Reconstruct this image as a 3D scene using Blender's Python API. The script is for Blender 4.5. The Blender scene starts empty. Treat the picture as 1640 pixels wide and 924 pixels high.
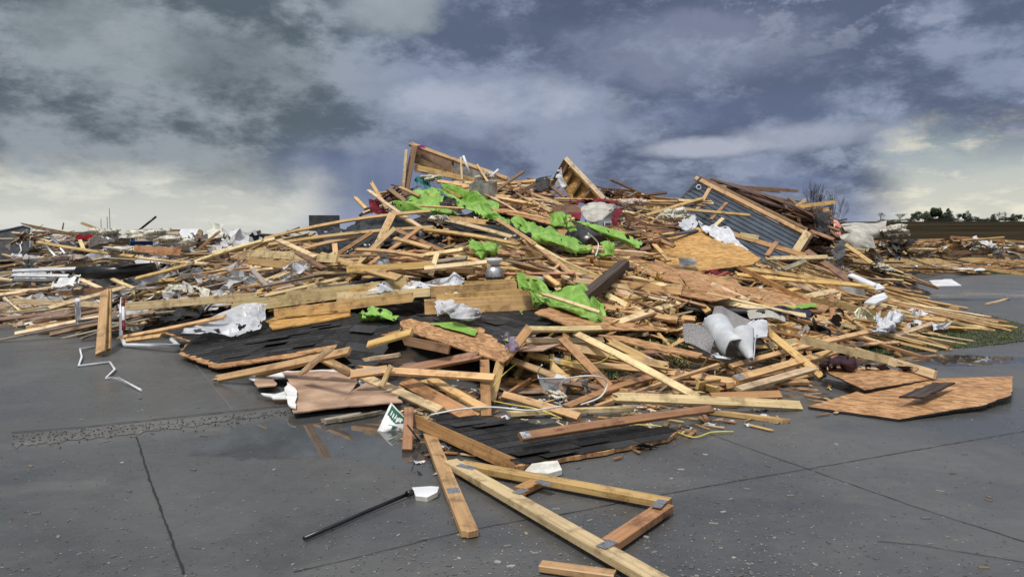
import bpy, math, random
import numpy as np
from mathutils import Vector, Matrix, noise
R = math.radians
rnd = random.Random(7)
# ------------------------------------------------------------------ camera, world, sun, exposure
sc = bpy.context.scene
F = 1250.0; PITCH = math.atan(84/1250); CAM = Vector((0, 0, 1.6))
cd = bpy.data.cameras.new('camera'); cam = bpy.data.objects.new('camera', cd)
sc.collection.objects.link(cam); sc.camera = cam
cam.location = CAM; cam.rotation_euler = (R(90)-PITCH, 0, 0)
cd.sensor_width = 36; cd.lens = F/1640*36; cd.clip_end = 5000; cd.clip_start = .05
sc.view_settings.view_transform = 'Standard'; sc.view_settings.look = 'None'
sc.view_settings.exposure = 0.0; sc.view_settings.gamma = 1.0
sc.cycles.use_denoising = True
sc.cycles.max_bounces = 5; sc.cycles.diffuse_bounces = 1; sc.cycles.glossy_bounces = 3; sc.cycles.transparent_max_bounces = 10
SUN_EL, SUN_AZ = 62, 215          # azimuth clockwise from +Y (view direction)
sl = bpy.data.lights.new('sun', 'SUN'); so = bpy.data.objects.new('sun', sl); sc.collection.objects.link(so)
sl.energy = 2.6; sl.angle = R(10); sl.color = (1, .965, .91)
sd = Vector((math.sin(R(SUN_AZ))*math.cos(R(SUN_EL)), math.cos(R(SUN_AZ))*math.cos(R(SUN_EL)), math.sin(R(SUN_EL))))
so.rotation_euler = sd.to_track_quat('Z', 'Y').to_euler()

def s2l(c):
    return tuple(((x/255)/12.92 if x/255 <= .04045 else ((x/255+.055)/1.055)**2.4) for x in c)

class NT:
    """tiny node-tree writer"""
    def __init__(s, tree): s.t = tree; s.n = tree.nodes; s.l = tree.links
    def node(s, typ, **kw):
        n = s.n.new(typ)
        for k, v in kw.items():
            if k == 'ins':
                for i, val in v.items():
                    if isinstance(val, bpy.types.NodeSocket): s.l.new(val, n.inputs[i])
                    else: n.inputs[i].default_value = val
            else: setattr(n, k, v)
        return n
    def math(s, op, a, b=0.0, c=None, clamp=False):
        ins = {0: a, 1: b}
        if c is not None: ins[2] = c
        return s.node('ShaderNodeMath', operation=op, use_clamp=clamp, ins=ins).outputs[0]
    def mr(s, v, a, b, c=0.0, d=1.0, smooth=True):
        return s.node('ShaderNodeMapRange', interpolation_type='SMOOTHSTEP' if smooth else 'LINEAR', ins={0: v, 1: a, 2: b, 3: c, 4: d}).outputs[0]
    def mix(s, f, a, b, mode='MIX'):
        n = s.node('ShaderNodeMix', data_type='RGBA', blend_type=mode)
        for i, val in ((0, f), (6, a), (7, b)):
            if isinstance(val, bpy.types.NodeSocket): s.l.new(val, n.inputs[i])
            else: n.inputs[i].default_value = (tuple(val)+(1,))[:4] if isinstance(val, (tuple, list)) else val
        return n.outputs[2]
    def noise(s, vec, scale, detail=4, rough=.55, dist=0.0, out=0):
        return s.node('ShaderNodeTexNoise', ins={'Vector': vec, 'Scale': scale, 'Detail': detail, 'Roughness': rough, 'Distortion': dist}).outputs[out]
    def mapping(s, vec, sca=(1, 1, 1), loc=(0, 0, 0), rot=(0, 0, 0)):
        return s.node('ShaderNodeMapping', ins={0: vec, 1: loc, 2: rot, 3: sca}).outputs[0]

wd = bpy.data.worlds.new('World'); sc.world = wd; wd.use_nodes = True
T = NT(wd.node_tree); T.n.clear()
tc = T.node('ShaderNodeTexCoord').outputs['Generated']
sx = T.node('ShaderNodeSeparateXYZ', ins={0: tc})
X, Y, Z = sx.outputs
hyp = T.math('SQRT', T.math('ADD', T.math('MULTIPLY', X, X), T.math('MULTIPLY', Y, Y)))
az = T.math('MULTIPLY', T.math('ARCTAN2', X, Y), 57.2958)
el = T.math('MULTIPLY', T.math('ARCTAN2', Z, hyp), 57.2958)
# clouds live on a high plane seen in perspective
zz = T.math('ADD', T.math('MAXIMUM', Z, 0.0), .10)
cp = T.node('ShaderNodeCombineXYZ', ins={0: T.math('DIVIDE', X, zz), 1: T.math('DIVIDE', Y, zz), 2: 3.7}).outputs[0]
wp = T.node('ShaderNodeCombineXYZ', ins={0: T.math('MULTIPLY', az, .050), 1: 0.0, 2: T.math('MULTIPLY', T.math('POWER', T.math('MAXIMUM', el, 0.0), .85), .135)}).outputs[0]
def cl(sc_, loc, rot, s, det, ro, di=0.0): return T.noise(T.mapping(wp, sc_, loc, (0, R(rot), 0)), s, det, ro, di)
n_base = cl((1, 1, 1.25), (4.4, 0, 1.3), -12, 1.5, 10, .64, .1)
n_bil = cl((1.3, 1, 1.5), (1.7, 3, 5.3), -10, 2.6, 10, .66, .05)
n_wisp = cl((1.2, 1, 2.0), (7.7, 3, .3), -16, 2.2, 10, .64, .1)
n_lo = cl((.6, 1, 1), (2.7, 8, 3.3), -8, .8, 2, .5)
dens = T.math('ADD', T.math('MULTIPLY', n_base, .62), T.math('MULTIPLY', n_bil, .38))
lit = T.mr(dens, .445, .575)
col = T.mix(lit, s2l((90, 101, 126)), s2l((138, 150, 174)))
edge = T.math('MULTIPLY', T.mr(n_bil, .50, .60), T.mr(n_bil, .72, .60))
col = T.mix(T.math('MULTIPLY', T.math('MULTIPLY', edge, T.mr(n_lo, .40, .60)), .45), col, s2l((172, 177, 196)))
def blob(ac, ec, ar, er, k=2.6):
    dx_ = T.math('DIVIDE', T.math('SUBTRACT', az, ac), ar); dy_ = T.math('DIVIDE', T.math('SUBTRACT', el, ec), er)
    rr_ = T.math('ADD', T.math('MULTIPLY', dx_, dx_), T.math('MULTIPLY', dy_, dy_))
    return T.mr(T.math('ADD', rr_, T.math('MULTIPLY', T.math('SUBTRACT', n_bil, .5), k*1.8)), 1.3, .0)
def put(col, spec):
    for (ac, ec, ar, er, k, c_, kn) in spec:
        f_ = T.math('MULTIPLY', blob(ac, ec, ar, er, kn), k); col = T.mix(f_, col, s2l(c_))
    return col
# left half: greener and greyer storm cloud
leftf = T.mr(T.math('ADD', az, T.math('MULTIPLY', n_base, 8.0)), 0.0, -13.0)
col = T.mix(leftf, col, T.mix(lit, s2l((90, 101, 111)), s2l((150, 159, 167))))
# the billows and the dark bellies one can tell apart
col = put(col, ((-1.5, 9.6, 8.5, 1.9, .80, (180, 187, 204), 2.2), (2.0, 7.6, 9.0, 1.3, .35, (160, 165, 188), 2.2), (13.0, 13.0, 10.0, 2.6, .45, (152, 159, 182), 2.6), (13.5, 6.2, 4.5, .8, .75, (190, 195, 210), 1.8), (20.0, 6.8, 5.0, 1.0, .6, (178, 184, 200), 2.0),
    (5.0, 16.5, 7.0, 1.8, .6, (80, 89, 114), 2.4), (17.0, 8.6, 8.0, 1.5, .5, (98, 110, 142), 1.8), (19.5, 3.6, 4.0, .8, .55, (104, 118, 152), 1.8), (-19.0, 11.5, 7.0, 3.6, .55, (82, 95, 102), 2.0), (-9.0, 16.2, 4.0, 2.4, .7, (166, 176, 180), 2.2), (-27.0, 12.0, 5.0, 3.0, .5, (158, 168, 172), 2.0)))
# slate rain curtain hanging between the left glow and the heap
shaft = T.noise(T.node('ShaderNodeCombineXYZ', ins={0: T.math('MULTIPLY', az, .33), 1: 0.0, 2: T.math('MULTIPLY', el, .03)}).outputs[0], 1.0, 3, .5)
mid_ = T.math('MULTIPLY', T.mr(el, 8.0, 4.5), T.math('MULTIPLY', T.mr(az, 1.0, -4.0), T.mr(az, -20.0, -13.0)))
col = T.mix(T.math('MULTIPLY', mid_, .85), col, T.mix(T.mr(shaft, .40, .62), s2l((106, 120, 153)), s2l((122, 134, 164))))
col = T.mix(T.math('MULTIPLY', T.mr(T.math('ADD', el, T.math('MULTIPLY', n_wisp, 2.0)), 4.6, 1.4), .75), col, s2l((156, 166, 190)))
# open pale sky under the cloud edge, left and right
warm = T.mr(n_wisp, .44, .58)
gl_l = T.math('MULTIPLY', T.mr(T.math('ADD', el, T.math('MULTIPLY', n_bil, 6.5)), 9.2, 5.6), T.mr(T.math('ADD', az, T.math('MULTIPLY', n_base, 9.0)), -6.0, -13.5))
col = T.mix(T.math('MULTIPLY', gl_l, .92), col, T.mix(warm, T.mix(T.mr(el, 6.5, .5), s2l((168, 176, 176)), s2l((216, 217, 208))), s2l((228, 229, 218))))
gl_r = T.math('MULTIPLY', T.mr(T.math('ADD', el, T.math('MULTIPLY', n_bil, 7.0)), 11.5, 7.0), T.mr(T.math('ADD', az, T.math('MULTIPLY', n_base, 7.0)), 26.5, 31.0))
col = T.mix(gl_r, col, T.mix(warm, T.mix(T.mr(el, 7.0, 1.0), s2l((172, 186, 188)), s2l((214, 214, 202))), s2l((240, 236, 216))))
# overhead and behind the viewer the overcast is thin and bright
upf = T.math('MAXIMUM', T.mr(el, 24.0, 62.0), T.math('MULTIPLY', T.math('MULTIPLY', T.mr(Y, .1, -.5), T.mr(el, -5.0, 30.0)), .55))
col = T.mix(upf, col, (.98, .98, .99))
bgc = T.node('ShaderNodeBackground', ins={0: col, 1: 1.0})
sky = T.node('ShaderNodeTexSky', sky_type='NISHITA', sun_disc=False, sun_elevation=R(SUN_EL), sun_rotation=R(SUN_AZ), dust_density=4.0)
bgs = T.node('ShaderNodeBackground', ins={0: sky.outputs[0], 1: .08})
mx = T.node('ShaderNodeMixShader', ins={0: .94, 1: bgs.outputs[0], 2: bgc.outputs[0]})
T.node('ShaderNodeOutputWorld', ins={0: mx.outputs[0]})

# ------------------------------------------------------------------ view geometry
cP, sP = math.cos(PITCH), math.sin(PITCH)
def ray(u, v):
    x = (u-820)/F; z = -(v-462)/F
    yy = cP+sP*z; zz_ = -sP+cP*z
    return Vector((x/yy, 1, zz_/yy))
def W(u, v, d): return CAM+ray(u, v)*d
def G(u, v, z=0.0):
    r = ray(u, v); return CAM+r*((z-CAM.z)/r.z)
def proj(p):
    q = p-CAM; y = q.y*cP-q.z*sP; z = q.y*sP+q.z*cP
    return 820+F*q.x/y, 462-F*z/y

# heap height field from points on its visible surface (picture point + depth in metres)
CP = [(60,470,15.5),(150,450,17),(150,395,22),(60,385,24),(100,372,25),(300,430,15.5),(300,384,22),(230,376,24),(400,480,12.2),(400,410,15.5),(400,384,20),
 (500,372,18.5),(600,345,18.5),(560,380,16),(660,306,18),(700,300,18),(800,288,18.5),(880,300,18.5),(960,326,18),(1060,330,18.5),(1000,350,16.5),(1100,370,17.5),(1180,370,17.5),(1240,390,17.5),(1300,372,20),
 (1350,372,22),(1300,400,19.5),(1300,440,18),(1340,430,21),(1390,402,32),(1390,430,32),(1500,404,36),(1500,432,36),(1600,404,36),(1600,432,36),
 (600,400,13.5),(700,350,15),(800,350,15),(800,400,13),(900,360,14.5),(1000,420,12.2),(1050,380,14),(1150,440,12.3),(1150,400,14),(1220,420,14.5),(1300,480,13.2),(1400,470,17),(1450,505,14.6),(1400,520,12.5),
 (1100,500,10.4),(1000,500,10.2),(1000,540,9.8),(1200,552,9.9),(900,520,9.4),(800,470,10.3),(700,470,10.5),(600,450,11.2),(500,500,10.9),(500,440,12.4),(300,500,12.6),(220,500,13),
 (600,550,8.9),(700,590,8.3),(800,560,8.9),(1300,560,9.9),(900,450,11),(450,545,10.2)]
ZP = [(0,530),(60,528),(120,522),(190,556),(260,575),(300,590),(400,622),(470,668),(560,690),(660,720),(760,745),(860,752),(960,735),(1090,705),(1180,690),(1290,660),(1330,600),
 (1420,575),(1500,560),(1560,530),(1480,490),(1450,462),(1400,447),(1430,455),(1500,462),(1380,456),(1460,478),(1520,480),(1480,450),(1560,442),(1640,440),(1640,480),(1640,560),(1500,640),(1200,760),(800,850),(700,692),(850,700),(1000,690),(760,712),(950,652),(1060,640),(700,672),(560,655),(500,645),(870,668),(860,628),(980,612),(1090,612),(1180,605),(1240,600),(620,640),(780,650),(500,760),(200,650),(-60,560),(-60,450)]
_pts = []
for u, v, d in CP:
    p = W(u, v, d); _pts.append((p.x, p.y, max(p.z, .02)))
for u, v in ZP:
    p = G(u, v); _pts.append((p.x, p.y, 0.0))
for x, y in [(-22,28),(-14,32),(-8,28),(-3,26),(2,25.5),(7,26),(10,30),(10,38),(14,46),(24,46),(32,46),(-26,20),(-22,14),(36,40),(36,32),(-40,30),(40,10),(-30,4),(0,1),(12,3),(-8,3),(24,16),(20,24),(16,22),(30,24)]:
    _pts.append((x, y, 0.0))
_P = np.array(_pts); _xy = _P[:, :2]; _n = len(_P)
_D = np.sqrt(((_xy[:, None]-_xy[None])**2).sum(-1))
_A = np.zeros((_n+3, _n+3)); _A[:_n, :_n] = _D - np.eye(_n)*.25
_A[:_n, _n] = 1; _A[:_n, _n+1:] = _xy; _A[_n, :_n] = 1; _A[_n+1:, :_n] = _xy.T
_w = np.linalg.solve(_A, np.concatenate([_P[:, 2], [0, 0, 0]]))
GX0, GY0, GS, GNX, GNY = -30.0, 2.0, .2, 360, 240
_gx = GX0+np.arange(GNX)*GS; _gy = GY0+np.arange(GNY)*GS
HG = np.zeros((GNY, GNX))
for j, yy in enumerate(_gy):
    q = np.stack([_gx, np.full(GNX, yy)], 1)
    dd = np.sqrt(((q[:, None]-_xy[None])**2).sum(-1))
    HG[j] = dd@_w[:_n]+_w[_n]+q@_w[_n+1:]
HG = np.clip(HG-.015, 0, None)
def H(x, y):
    fx = (x-GX0)/GS; fy = (y-GY0)/GS
    i = int(fx); j = int(fy)
    if i < 0 or j < 0 or i >= GNX-1 or j >= GNY-1: return 0.0
    fx -= i; fy -= j
    return float((HG[j, i]*(1-fx)+HG[j, i+1]*fx)*(1-fy)+(HG[j+1, i]*(1-fx)+HG[j+1, i+1]*fx)*fy)
def Hn(x, y, e=.35):
    return Vector((H(x-e, y)-H(x+e, y), H(x, y-e)-H(x, y+e), 2*e)).normalized()
def S(u, v, lift=0.0, dmax=60, dflt=True):
    """where the sight line meets the heap or the ground, raised by lift"""
    r = ray(u, v); d = 3.0
    while d < dmax:
        p = CAM+r*d
        if p.z <= H(p.x, p.y)+lift:
            lo, hi = d-.15, d
            for _ in range(6):
                m = (lo+hi)/2; q = CAM+r*m
                if q.z <= H(q.x, q.y)+lift: hi = m
                else: lo = m
            return CAM+r*hi
        d += .15
    return W(u, v, 19) if dflt else None
RAW = False
def PT(t):
    """(u, v, x): x > 3 is a depth, else a lift above the heap"""
    if isinstance(t, Vector): return t
    x = t[2] if len(t) > 2 else .08
    if x > 3:
        s = None if RAW else S(t[0], t[1], .05, dflt=False)
        return s if s is not None and s.y < x-.05 else W(t[0], t[1], x)
    return S(t[0], t[1], x)

# ------------------------------------------------------------------ scene bookkeeping
def tag(o, label=None, cat=None, group=None, kind=None):
    if label: o['label'] = label
    if cat: o['category'] = cat
    if group: o['group'] = group
    if kind: o['kind'] = kind
    return o
def empty(name, loc, label, cat, group=None):
    o = bpy.data.objects.new(name, None); sc.collection.objects.link(o); o.location = loc; o.empty_display_size = .1
    return tag(o, label, cat, group)
class MB:
    def __init__(s): s.v = []; s.f = []; s.uv = []; s.c = []; s.mi = []; s.sm = []
    def face(s, idx, uv=None, col=(1, 1, 1), mi=0, smooth=False):
        s.f.append(tuple(idx)); s.uv += list(uv) if uv else [(s.v[i][0], s.v[i][1]) for i in idx]
        s.c += [tuple(col)+(1,)]*len(idx); s.mi.append(mi); s.sm.append(smooth)
    def quad(s, a, b, c, d, **k):
        n = len(s.v); s.v += [tuple(a), tuple(b), tuple(c), tuple(d)]; s.face((n, n+1, n+2, n+3), **k)
    def box(s, c, ax, ay, az_, col=(1, 1, 1), mi=0, uo=None):
        """centre and three half-axis vectors"""
        c = Vector(c); n = len(s.v); o = uo if uo is not None else (rnd.random()*50, rnd.random()*50)
        lx, ly, lz = ax.length*2, ay.length*2, az_.length*2
        for k in range(8):
            s.v.append(tuple(c+ax*(1 if k & 1 else -1)+ay*(1 if k & 2 else -1)+az_*(1 if k & 4 else -1)))
        for idx, (a, b) in (((0,2,3,1),(ly,lx)),((4,5,7,6),(lx,ly)),((0,1,5,4),(lx,lz)),((2,6,7,3),(lz,lx)),((0,4,6,2),(lz,ly)),((1,3,7,5),(ly,lz))):
            sw = idx in ((0,2,3,1),(2,6,7,3))
            q = [(0,0),(a,0),(a,b),(0,b)]
            if sw: q = [(y, x) for x, y in q]
            s.face([n+i for i in idx], [(o[0]+x, o[1]+y) for x, y in q], col, mi)
    def tube(s, pts, rad, k=6, col=(1, 1, 1), mi=0, cap=True, smooth=True):
        pts = [Vector(p) for p in pts]; n0 = len(s.v); m = len(pts)
        rr = rad if isinstance(rad, (list, tuple)) else [rad]*m
        prev = None
        for i, p in enumerate(pts):
            t = (pts[min(i+1, m-1)]-pts[max(i-1, 0)]).normalized()
            if prev is None:
                a = t.orthogonal().normalized()
            else:
                a = (prev-t*prev.dot(t)); a = a.normalized() if a.length > 1e-5 else t.orthogonal().normalized()
            prev = a; b = t.cross(a)
            for j in range(k):
                th = 2*math.pi*j/k; s.v.append(tuple(p+(a*math.cos(th)+b*math.sin(th))*rr[i]))
        for i in range(m-1):
            for j in range(k):
                a0 = n0+i*k+j; a1 = n0+i*k+(j+1) % k
                s.face((a0, a1, a1+k, a0+k), [(i*.1, j*.02)]*4, col, mi, smooth)
        if cap:
            s.face([n0+j for j in range(k)][::-1], None, col, mi); s.face([n0+(m-1)*k+j for j in range(k)], None, col, mi)
    def build(s, name, mats, parent=None, origin=None):
        me = bpy.data.meshes.new(name); o_ = Vector(origin) if origin is not None else Vector((0, 0, 0))
        if parent is not None and origin is None: o_ = Vector(parent.matrix_world.translation) if False else Vector(parent.location)
        va = np.array(s.v, dtype=float)-np.array(o_)
        me.from_pydata(va.tolist(), [], s.f)
        uvl = me.uv_layers.new(name='UVMap'); uvl.data.foreach_set('uv', np.array(s.uv, dtype=np.float32).ravel())
        ca = me.color_attributes.new('Col', 'FLOAT_COLOR', 'CORNER'); ca.data.foreach_set('color', np.array(s.c, dtype=np.float32).ravel())
        me.polygons.foreach_set('material_index', s.mi); me.polygons.foreach_set('use_smooth', s.sm)
        for m in (mats if isinstance(mats, (list, tuple)) else [mats]): me.materials.append(m)
        me.update()
        ob = bpy.data.objects.new(name, me); sc.collection.objects.link(ob)
        if parent is not None: ob.parent = parent; ob.location = Vector((0, 0, 0)) if origin is None else o_-parent.location
        else: ob.location = o_
        return ob

# ------------------------------------------------------------------ materials
def mat(name, base=None, rough=.6, metal=0.0):
    m = bpy.data.materials.new(name); m.use_nodes = True; t = NT(m.node_tree)
    b = m.node_tree.nodes['Principled BSDF']; b.inputs['Roughness'].default_value = rough; b.inputs['Metallic'].default_value = metal
    if base is not None: b.inputs['Base Color'].default_value = tuple(base)+(1,)
    return m, t, b
def bump(t, b, h, strength, dist):
    n = t.node('ShaderNodeBump', ins={'Strength': strength, 'Distance': dist, 'Height': h}); t.l.new(n.outputs[0], b.inputs['Normal'])
M = {}
# sawn timber: colour of the board comes with the board, grain, knots and dirt from here
m, t, b = mat('wood', rough=.55)
uv = t.node('ShaderNodeUVMap', uv_map='UVMap').outputs[0]; ca = t.node('ShaderNodeVertexColor', layer_name='Col').outputs[0]
pos = t.node('ShaderNodeNewGeometry').outputs['Position']
g1 = t.noise(t.mapping(uv, (1.6, 42, 1)), 1.0, 5, .6, .6); g2 = t.noise(t.mapping(uv, (.5, 7, 1)), 1.0, 3, .5, 1.2)
vo = t.node('ShaderNodeTexVoronoi', ins={'Vector': t.mapping(uv, (2.3, 9, 1)), 'Scale': 1.0}).outputs[0]
c = t.mix(t.mr(g1, .35, .7), t.mix(1.0, ca, (.70, .66, .61), 'MULTIPLY'), ca)
c = t.mix(t.mr(g2, .45, .72, 0, .5), c, t.mix(1.0, ca, (1.12, 1.10, 1.05), 'MULTIPLY'))
c = t.mix(t.mr(vo, .16, .05, 0, .8), c, t.mix(1.0, ca, (.32, .2, .13), 'MULTIPLY'))
dirt = t.noise(pos, 5.5, 7, .68)
gw = t.noise(pos, 1.9, 3, .6); c = t.mix(t.mr(gw, .50, .68, 0, .5), c, t.mix(1.0, c, (.72, .71, .70), 'MULTIPLY'))
c = t.mix(t.mr(dirt, .48, .68, 0, .85), c, t.mix(1.0, c, (.42, .38, .35), 'MULTIPLY'))
spk = t.noise(pos, 60, 2, .5)
c = t.mix(t.mr(spk, .68, .74, 0, .8), c, (.05, .035, .025))
t.l.new(c, b.inputs['Base Color']); t.l.new(t.mr(dirt, .4, .7, .6, .32), b.inputs['Roughness'])
bump(t, b, g1, .25, .003); M['wood'] = m
def osb(name, cols, wet):
    m, t, b = mat(name, rough=.6)
    uv = t.node('ShaderNodeUVMap', uv_map='UVMap').outputs[0]
    w = t.node('ShaderNodeVectorMath', operation='ADD', ins={0: uv, 1: t.node('ShaderNodeVectorMath', operation='SCALE', ins={0: t.noise(uv, 7, 2, .5, 0, 1), 'Scale': .10}).outputs[0]}).outputs[0]
    cc = None
    for k, (a, sx_, sy_) in enumerate(((20, 11, 34), (75, 11, 32), (140, 13, 36))):
        v = t.node('ShaderNodeTexVoronoi', ins={'Vector': t.mapping(w, (sx_, sy_, 1), (k*3.3, k, 0), (0, 0, R(a))), 'Scale': 1.0}).outputs[1]
        f = t.node('ShaderNodeSeparateColor', ins={0: v}).outputs[0]
        cc = f if cc is None else t.math('ADD', cc, f)
    f = t.math('DIVIDE', cc, 3.0)
    c = t.mix(t.mr(f, .30, .52), t.mix(.2, cols[0], cols[1]), cols[1]); c = t.mix(t.mr(f, .5, .75, 0, .85), c, cols[2]); fn = t.noise(uv, 55, 3, .6); c = t.mix(t.mr(fn, .4, .7, 0, .35), c, cols[0])
    d = t.noise(uv, 1.3, 6, .65)
    c = t.mix(t.mr(d, .45, .66, 0, wet), c, t.mix(1.0, c, (.42, .33, .27), 'MULTIPLY'))
    t.l.new(c, b.inputs['Base Color']); bump(t, b, f, .3, .003); M[name] = m
osb('osb_bright', (s2l((150,108,52)), s2l((196,150,82)), s2l((222,180,112))), .35)
osb('osb_brown', (s2l((130,92,56)), s2l((184,138,92)), s2l((210,168,120))), .4)
# asphalt shingle
m, t, b = mat('shingle', rough=.8)
ca = t.node('ShaderNodeVertexColor', layer_name='Col').outputs[0]; pos = t.node('ShaderNodeNewGeometry').outputs['Position']
g = t.noise(pos, 240, 2, .6); gg = t.noise(pos, 7, 5, .6)
c = t.mix(t.mr(g, .35, .7), t.mix(1.0, ca, (.45, .45, .47), 'MULTIPLY'), t.mix(1.0, ca, (1.5, 1.5, 1.5), 'MULTIPLY'))
c = t.mix(t.mr(gg, .52, .72, 0, .5), c, (.05, .048, .045))
sp = t.noise(pos, 75, 2, .5); c = t.mix(t.mr(sp, .69, .73, 0, .7), c, (.3, .27, .22))
t.l.new(c, b.inputs['Base Color']); t.l.new(t.mr(gg, .3, .7, .9, .45), b.inputs['Roughness']); bump(t, b, g, .5, .004); b.inputs['Specular IOR Level'].default_value = .18; M['shingle'] = m
# heap filling: the fine broken stuff between the boards; its near-black paints in deep-gap shade
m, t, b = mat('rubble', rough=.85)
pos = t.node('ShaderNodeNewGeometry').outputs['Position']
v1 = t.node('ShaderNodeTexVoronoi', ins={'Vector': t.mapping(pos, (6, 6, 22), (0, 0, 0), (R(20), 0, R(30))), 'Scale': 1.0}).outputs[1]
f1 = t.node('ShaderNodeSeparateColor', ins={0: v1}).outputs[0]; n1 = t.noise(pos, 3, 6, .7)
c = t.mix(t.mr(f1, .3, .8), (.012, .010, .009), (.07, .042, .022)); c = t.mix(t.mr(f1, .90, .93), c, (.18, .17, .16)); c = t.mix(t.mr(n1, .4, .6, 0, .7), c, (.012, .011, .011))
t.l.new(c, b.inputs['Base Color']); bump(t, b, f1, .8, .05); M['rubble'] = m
def fabric(name, c1, c2, rough=.7, scale=4, sheen=0, weave=0, wrinkle=0, soil=0):
    m, t, b = mat(name, rough=rough); pos = t.node('ShaderNodeTexCoord').outputs['Object']
    n = t.noise(pos, scale, 6, .65); c = t.mix(t.mr(n, .38, .66), c1, c2)
    if soil: c = t.mix(t.mr(t.noise(pos, 2.6, 8, .72), .52, .70, 0, soil), c, (.10, .085, .05))
    t.l.new(c, b.inputs['Base Color'])
    if wrinkle:
        wpos = t.node('ShaderNodeVectorMath', operation='ADD', ins={0: pos, 1: t.node('ShaderNodeVectorMath', operation='SCALE', ins={0: t.noise(pos, 3, 3, .5, 0, 1), 'Scale': .25}).outputs[0]}).outputs[0]
        e1 = t.node('ShaderNodeTexVoronoi', feature='F1', ins={'Vector': t.mapping(wpos, (1, 1, 1.8)), 'Scale': 3.6}).outputs[0]; e2 = t.node('ShaderNodeTexVoronoi', feature='F1', ins={'Vector': t.mapping(wpos, (1.6, 1, 1), (3, 1, 2), (.5, .8, .3)), 'Scale': 9.0}).outputs[0]
        bump(t, b, t.math('ADD', e1, t.math('MULTIPLY', e2, .35)), .42, wrinkle)
    if weave: bump(t, b, t.noise(pos, weave, 2, .5), .35, .006)
    M[name] = m; return m, t, b
fabric('green_wrap', s2l((112,156,56)), s2l((140,184,82)), .5, wrinkle=.09, soil=.4)
fabric('white_wrap', s2l((190,193,200)), s2l((226,227,232)), .5, wrinkle=.07, soil=.4)
m, t, b = fabric('clear_plastic', s2l((200,203,210)), s2l((228,230,235)), .3, wrinkle=.05); b.inputs['Alpha'].default_value = .6
fabric('drywall_paper', s2l((205,205,204)), s2l((232,232,230)), .8, 9)
fabric('drywall_brown', s2l((146,118,98)), s2l((190,158,132)), .85, 2.5)
fabric('grey_paper', s2l((128,124,120)), s2l((178,174,168)), .85, 6)
fabric('carpet_grey', s2l((105,102,102)), s2l((165,162,162)), .95, 90, weave=120)
fabric('carpet_pale', s2l((176,180,186)), s2l((205,208,212)), .75, 3)
fabric('carpet_beige', s2l((160,156,148)), s2l((192,188,178)), .8, 4)
fabric('red_cloth', s2l((90,14,28)), s2l((130,24,42)), .9, 6, wrinkle=.07)
fabric('plum_cloth', s2l((40,22,32)), s2l((66,34,48)), .9, 8)
fabric('mauve_cloth', s2l((104,88,106)), s2l((140,124,142)), .9, 8)
fabric('felt_and_shade', (.010,.010,.011), (.03,.03,.032), .7, 5)
fabric('black_plastic', (.008,.008,.009), (.02,.02,.021), .28, 5)
fabric('dark_grey', (.035,.037,.04), (.07,.072,.075), .55, 8)
fabric('teal_cloth', s2l((10,84,84)), s2l((20,120,112)), .8, 8)
fabric('magenta_cloth', s2l((120,30,96)), s2l((160,50,130)), .8, 8)
fabric('orange_cloth', s2l((200,90,70)), s2l((232,196,186)), .8, 12)
fabric('navy_cloth', (.008,.012,.03), (.015,.025,.06), .6, 8)
fabric('fluff', s2l((176,170,154)), s2l((222,218,206)), .95, 10, weave=30)
fabric('fluff_pink', s2l((176,150,140)), s2l((205,190,176)), .95, 10, weave=30)
fabric('siding_blue', s2l((62,70,80)), s2l((78,87,98)), .5, 3)
fabric('siding_white', s2l((205,208,212)), s2l((235,236,240)), .45, 3)
fabric('tile_pale', s2l((190,188,180)), s2l((225,223,214)), .7, 9)
fabric('pad_yellow', s2l((206,202,160)), s2l((230,228,196)), .85, 12)
fabric('blue_box', s2l((20,58,110)), s2l((36,84,140)), .6, 10)
fabric('red_paint', s2l((170,24,30)), s2l((196,50,44)), .5, 10)
fabric('maroon_paint', s2l((90,8,18)), s2l((120,14,26)), .45, 10)
fabric('cable_yellow', s2l((196,180,70)), s2l((220,206,110)), .45, 10)
fabric('cable_white', s2l((205,205,200)), s2l((230,230,226)), .45, 10)
fabric('sack_green', s2l((20,84,54)), s2l((36,108,74)), .6, 10)
fabric('ink', (.02,.02,.02), (.03,.03,.03), .7, 10)
m, t, b = mat('steel', (.55,.56,.58), .36, .9)
pos = t.node('ShaderNodeTexCoord').outputs['Object']; n = t.noise(pos, 28, 5, .7)
t.l.new(t.mix(t.mr(n, .4, .65), (.62,.63,.66), (.30,.31,.32)), b.inputs['Base Color']); t.l.new(t.mr(n, .3, .7, .25, .55), b.inputs['Roughness']); M['steel'] = m
m, t, b = mat('dark_timber', rough=.7)
uv = t.node('ShaderNodeUVMap', uv_map='UVMap').outputs[0]; g = t.noise(t.mapping(uv, (1.2, 30, 1)), 1.0, 6, .65, .5)
t.l.new(t.mix(t.mr(g, .35, .68), (.022,.014,.011), (.10,.066,.05)), b.inputs['Base Color']); bump(t, b, g, .5, .004); M['dark_timber'] = m
m, t, b = mat('glass', (.05,.055,.06), .06); M['glass'] = m
# ------------------------------------------------------------------ ground
def sheet(name, pts, z, material, kind='structure', label=None):
    mb = MB(); mb.v = [(p[0], p[1], z) for p in pts]; mb.face(range(len(pts)), [(p[0], p[1]) for p in pts])
    ob = mb.build(name, material)
    if ob.data.polygons[0].normal.z < 0: ob.data.flip_normals()
    return tag(ob, label, None, None, kind)
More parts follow.
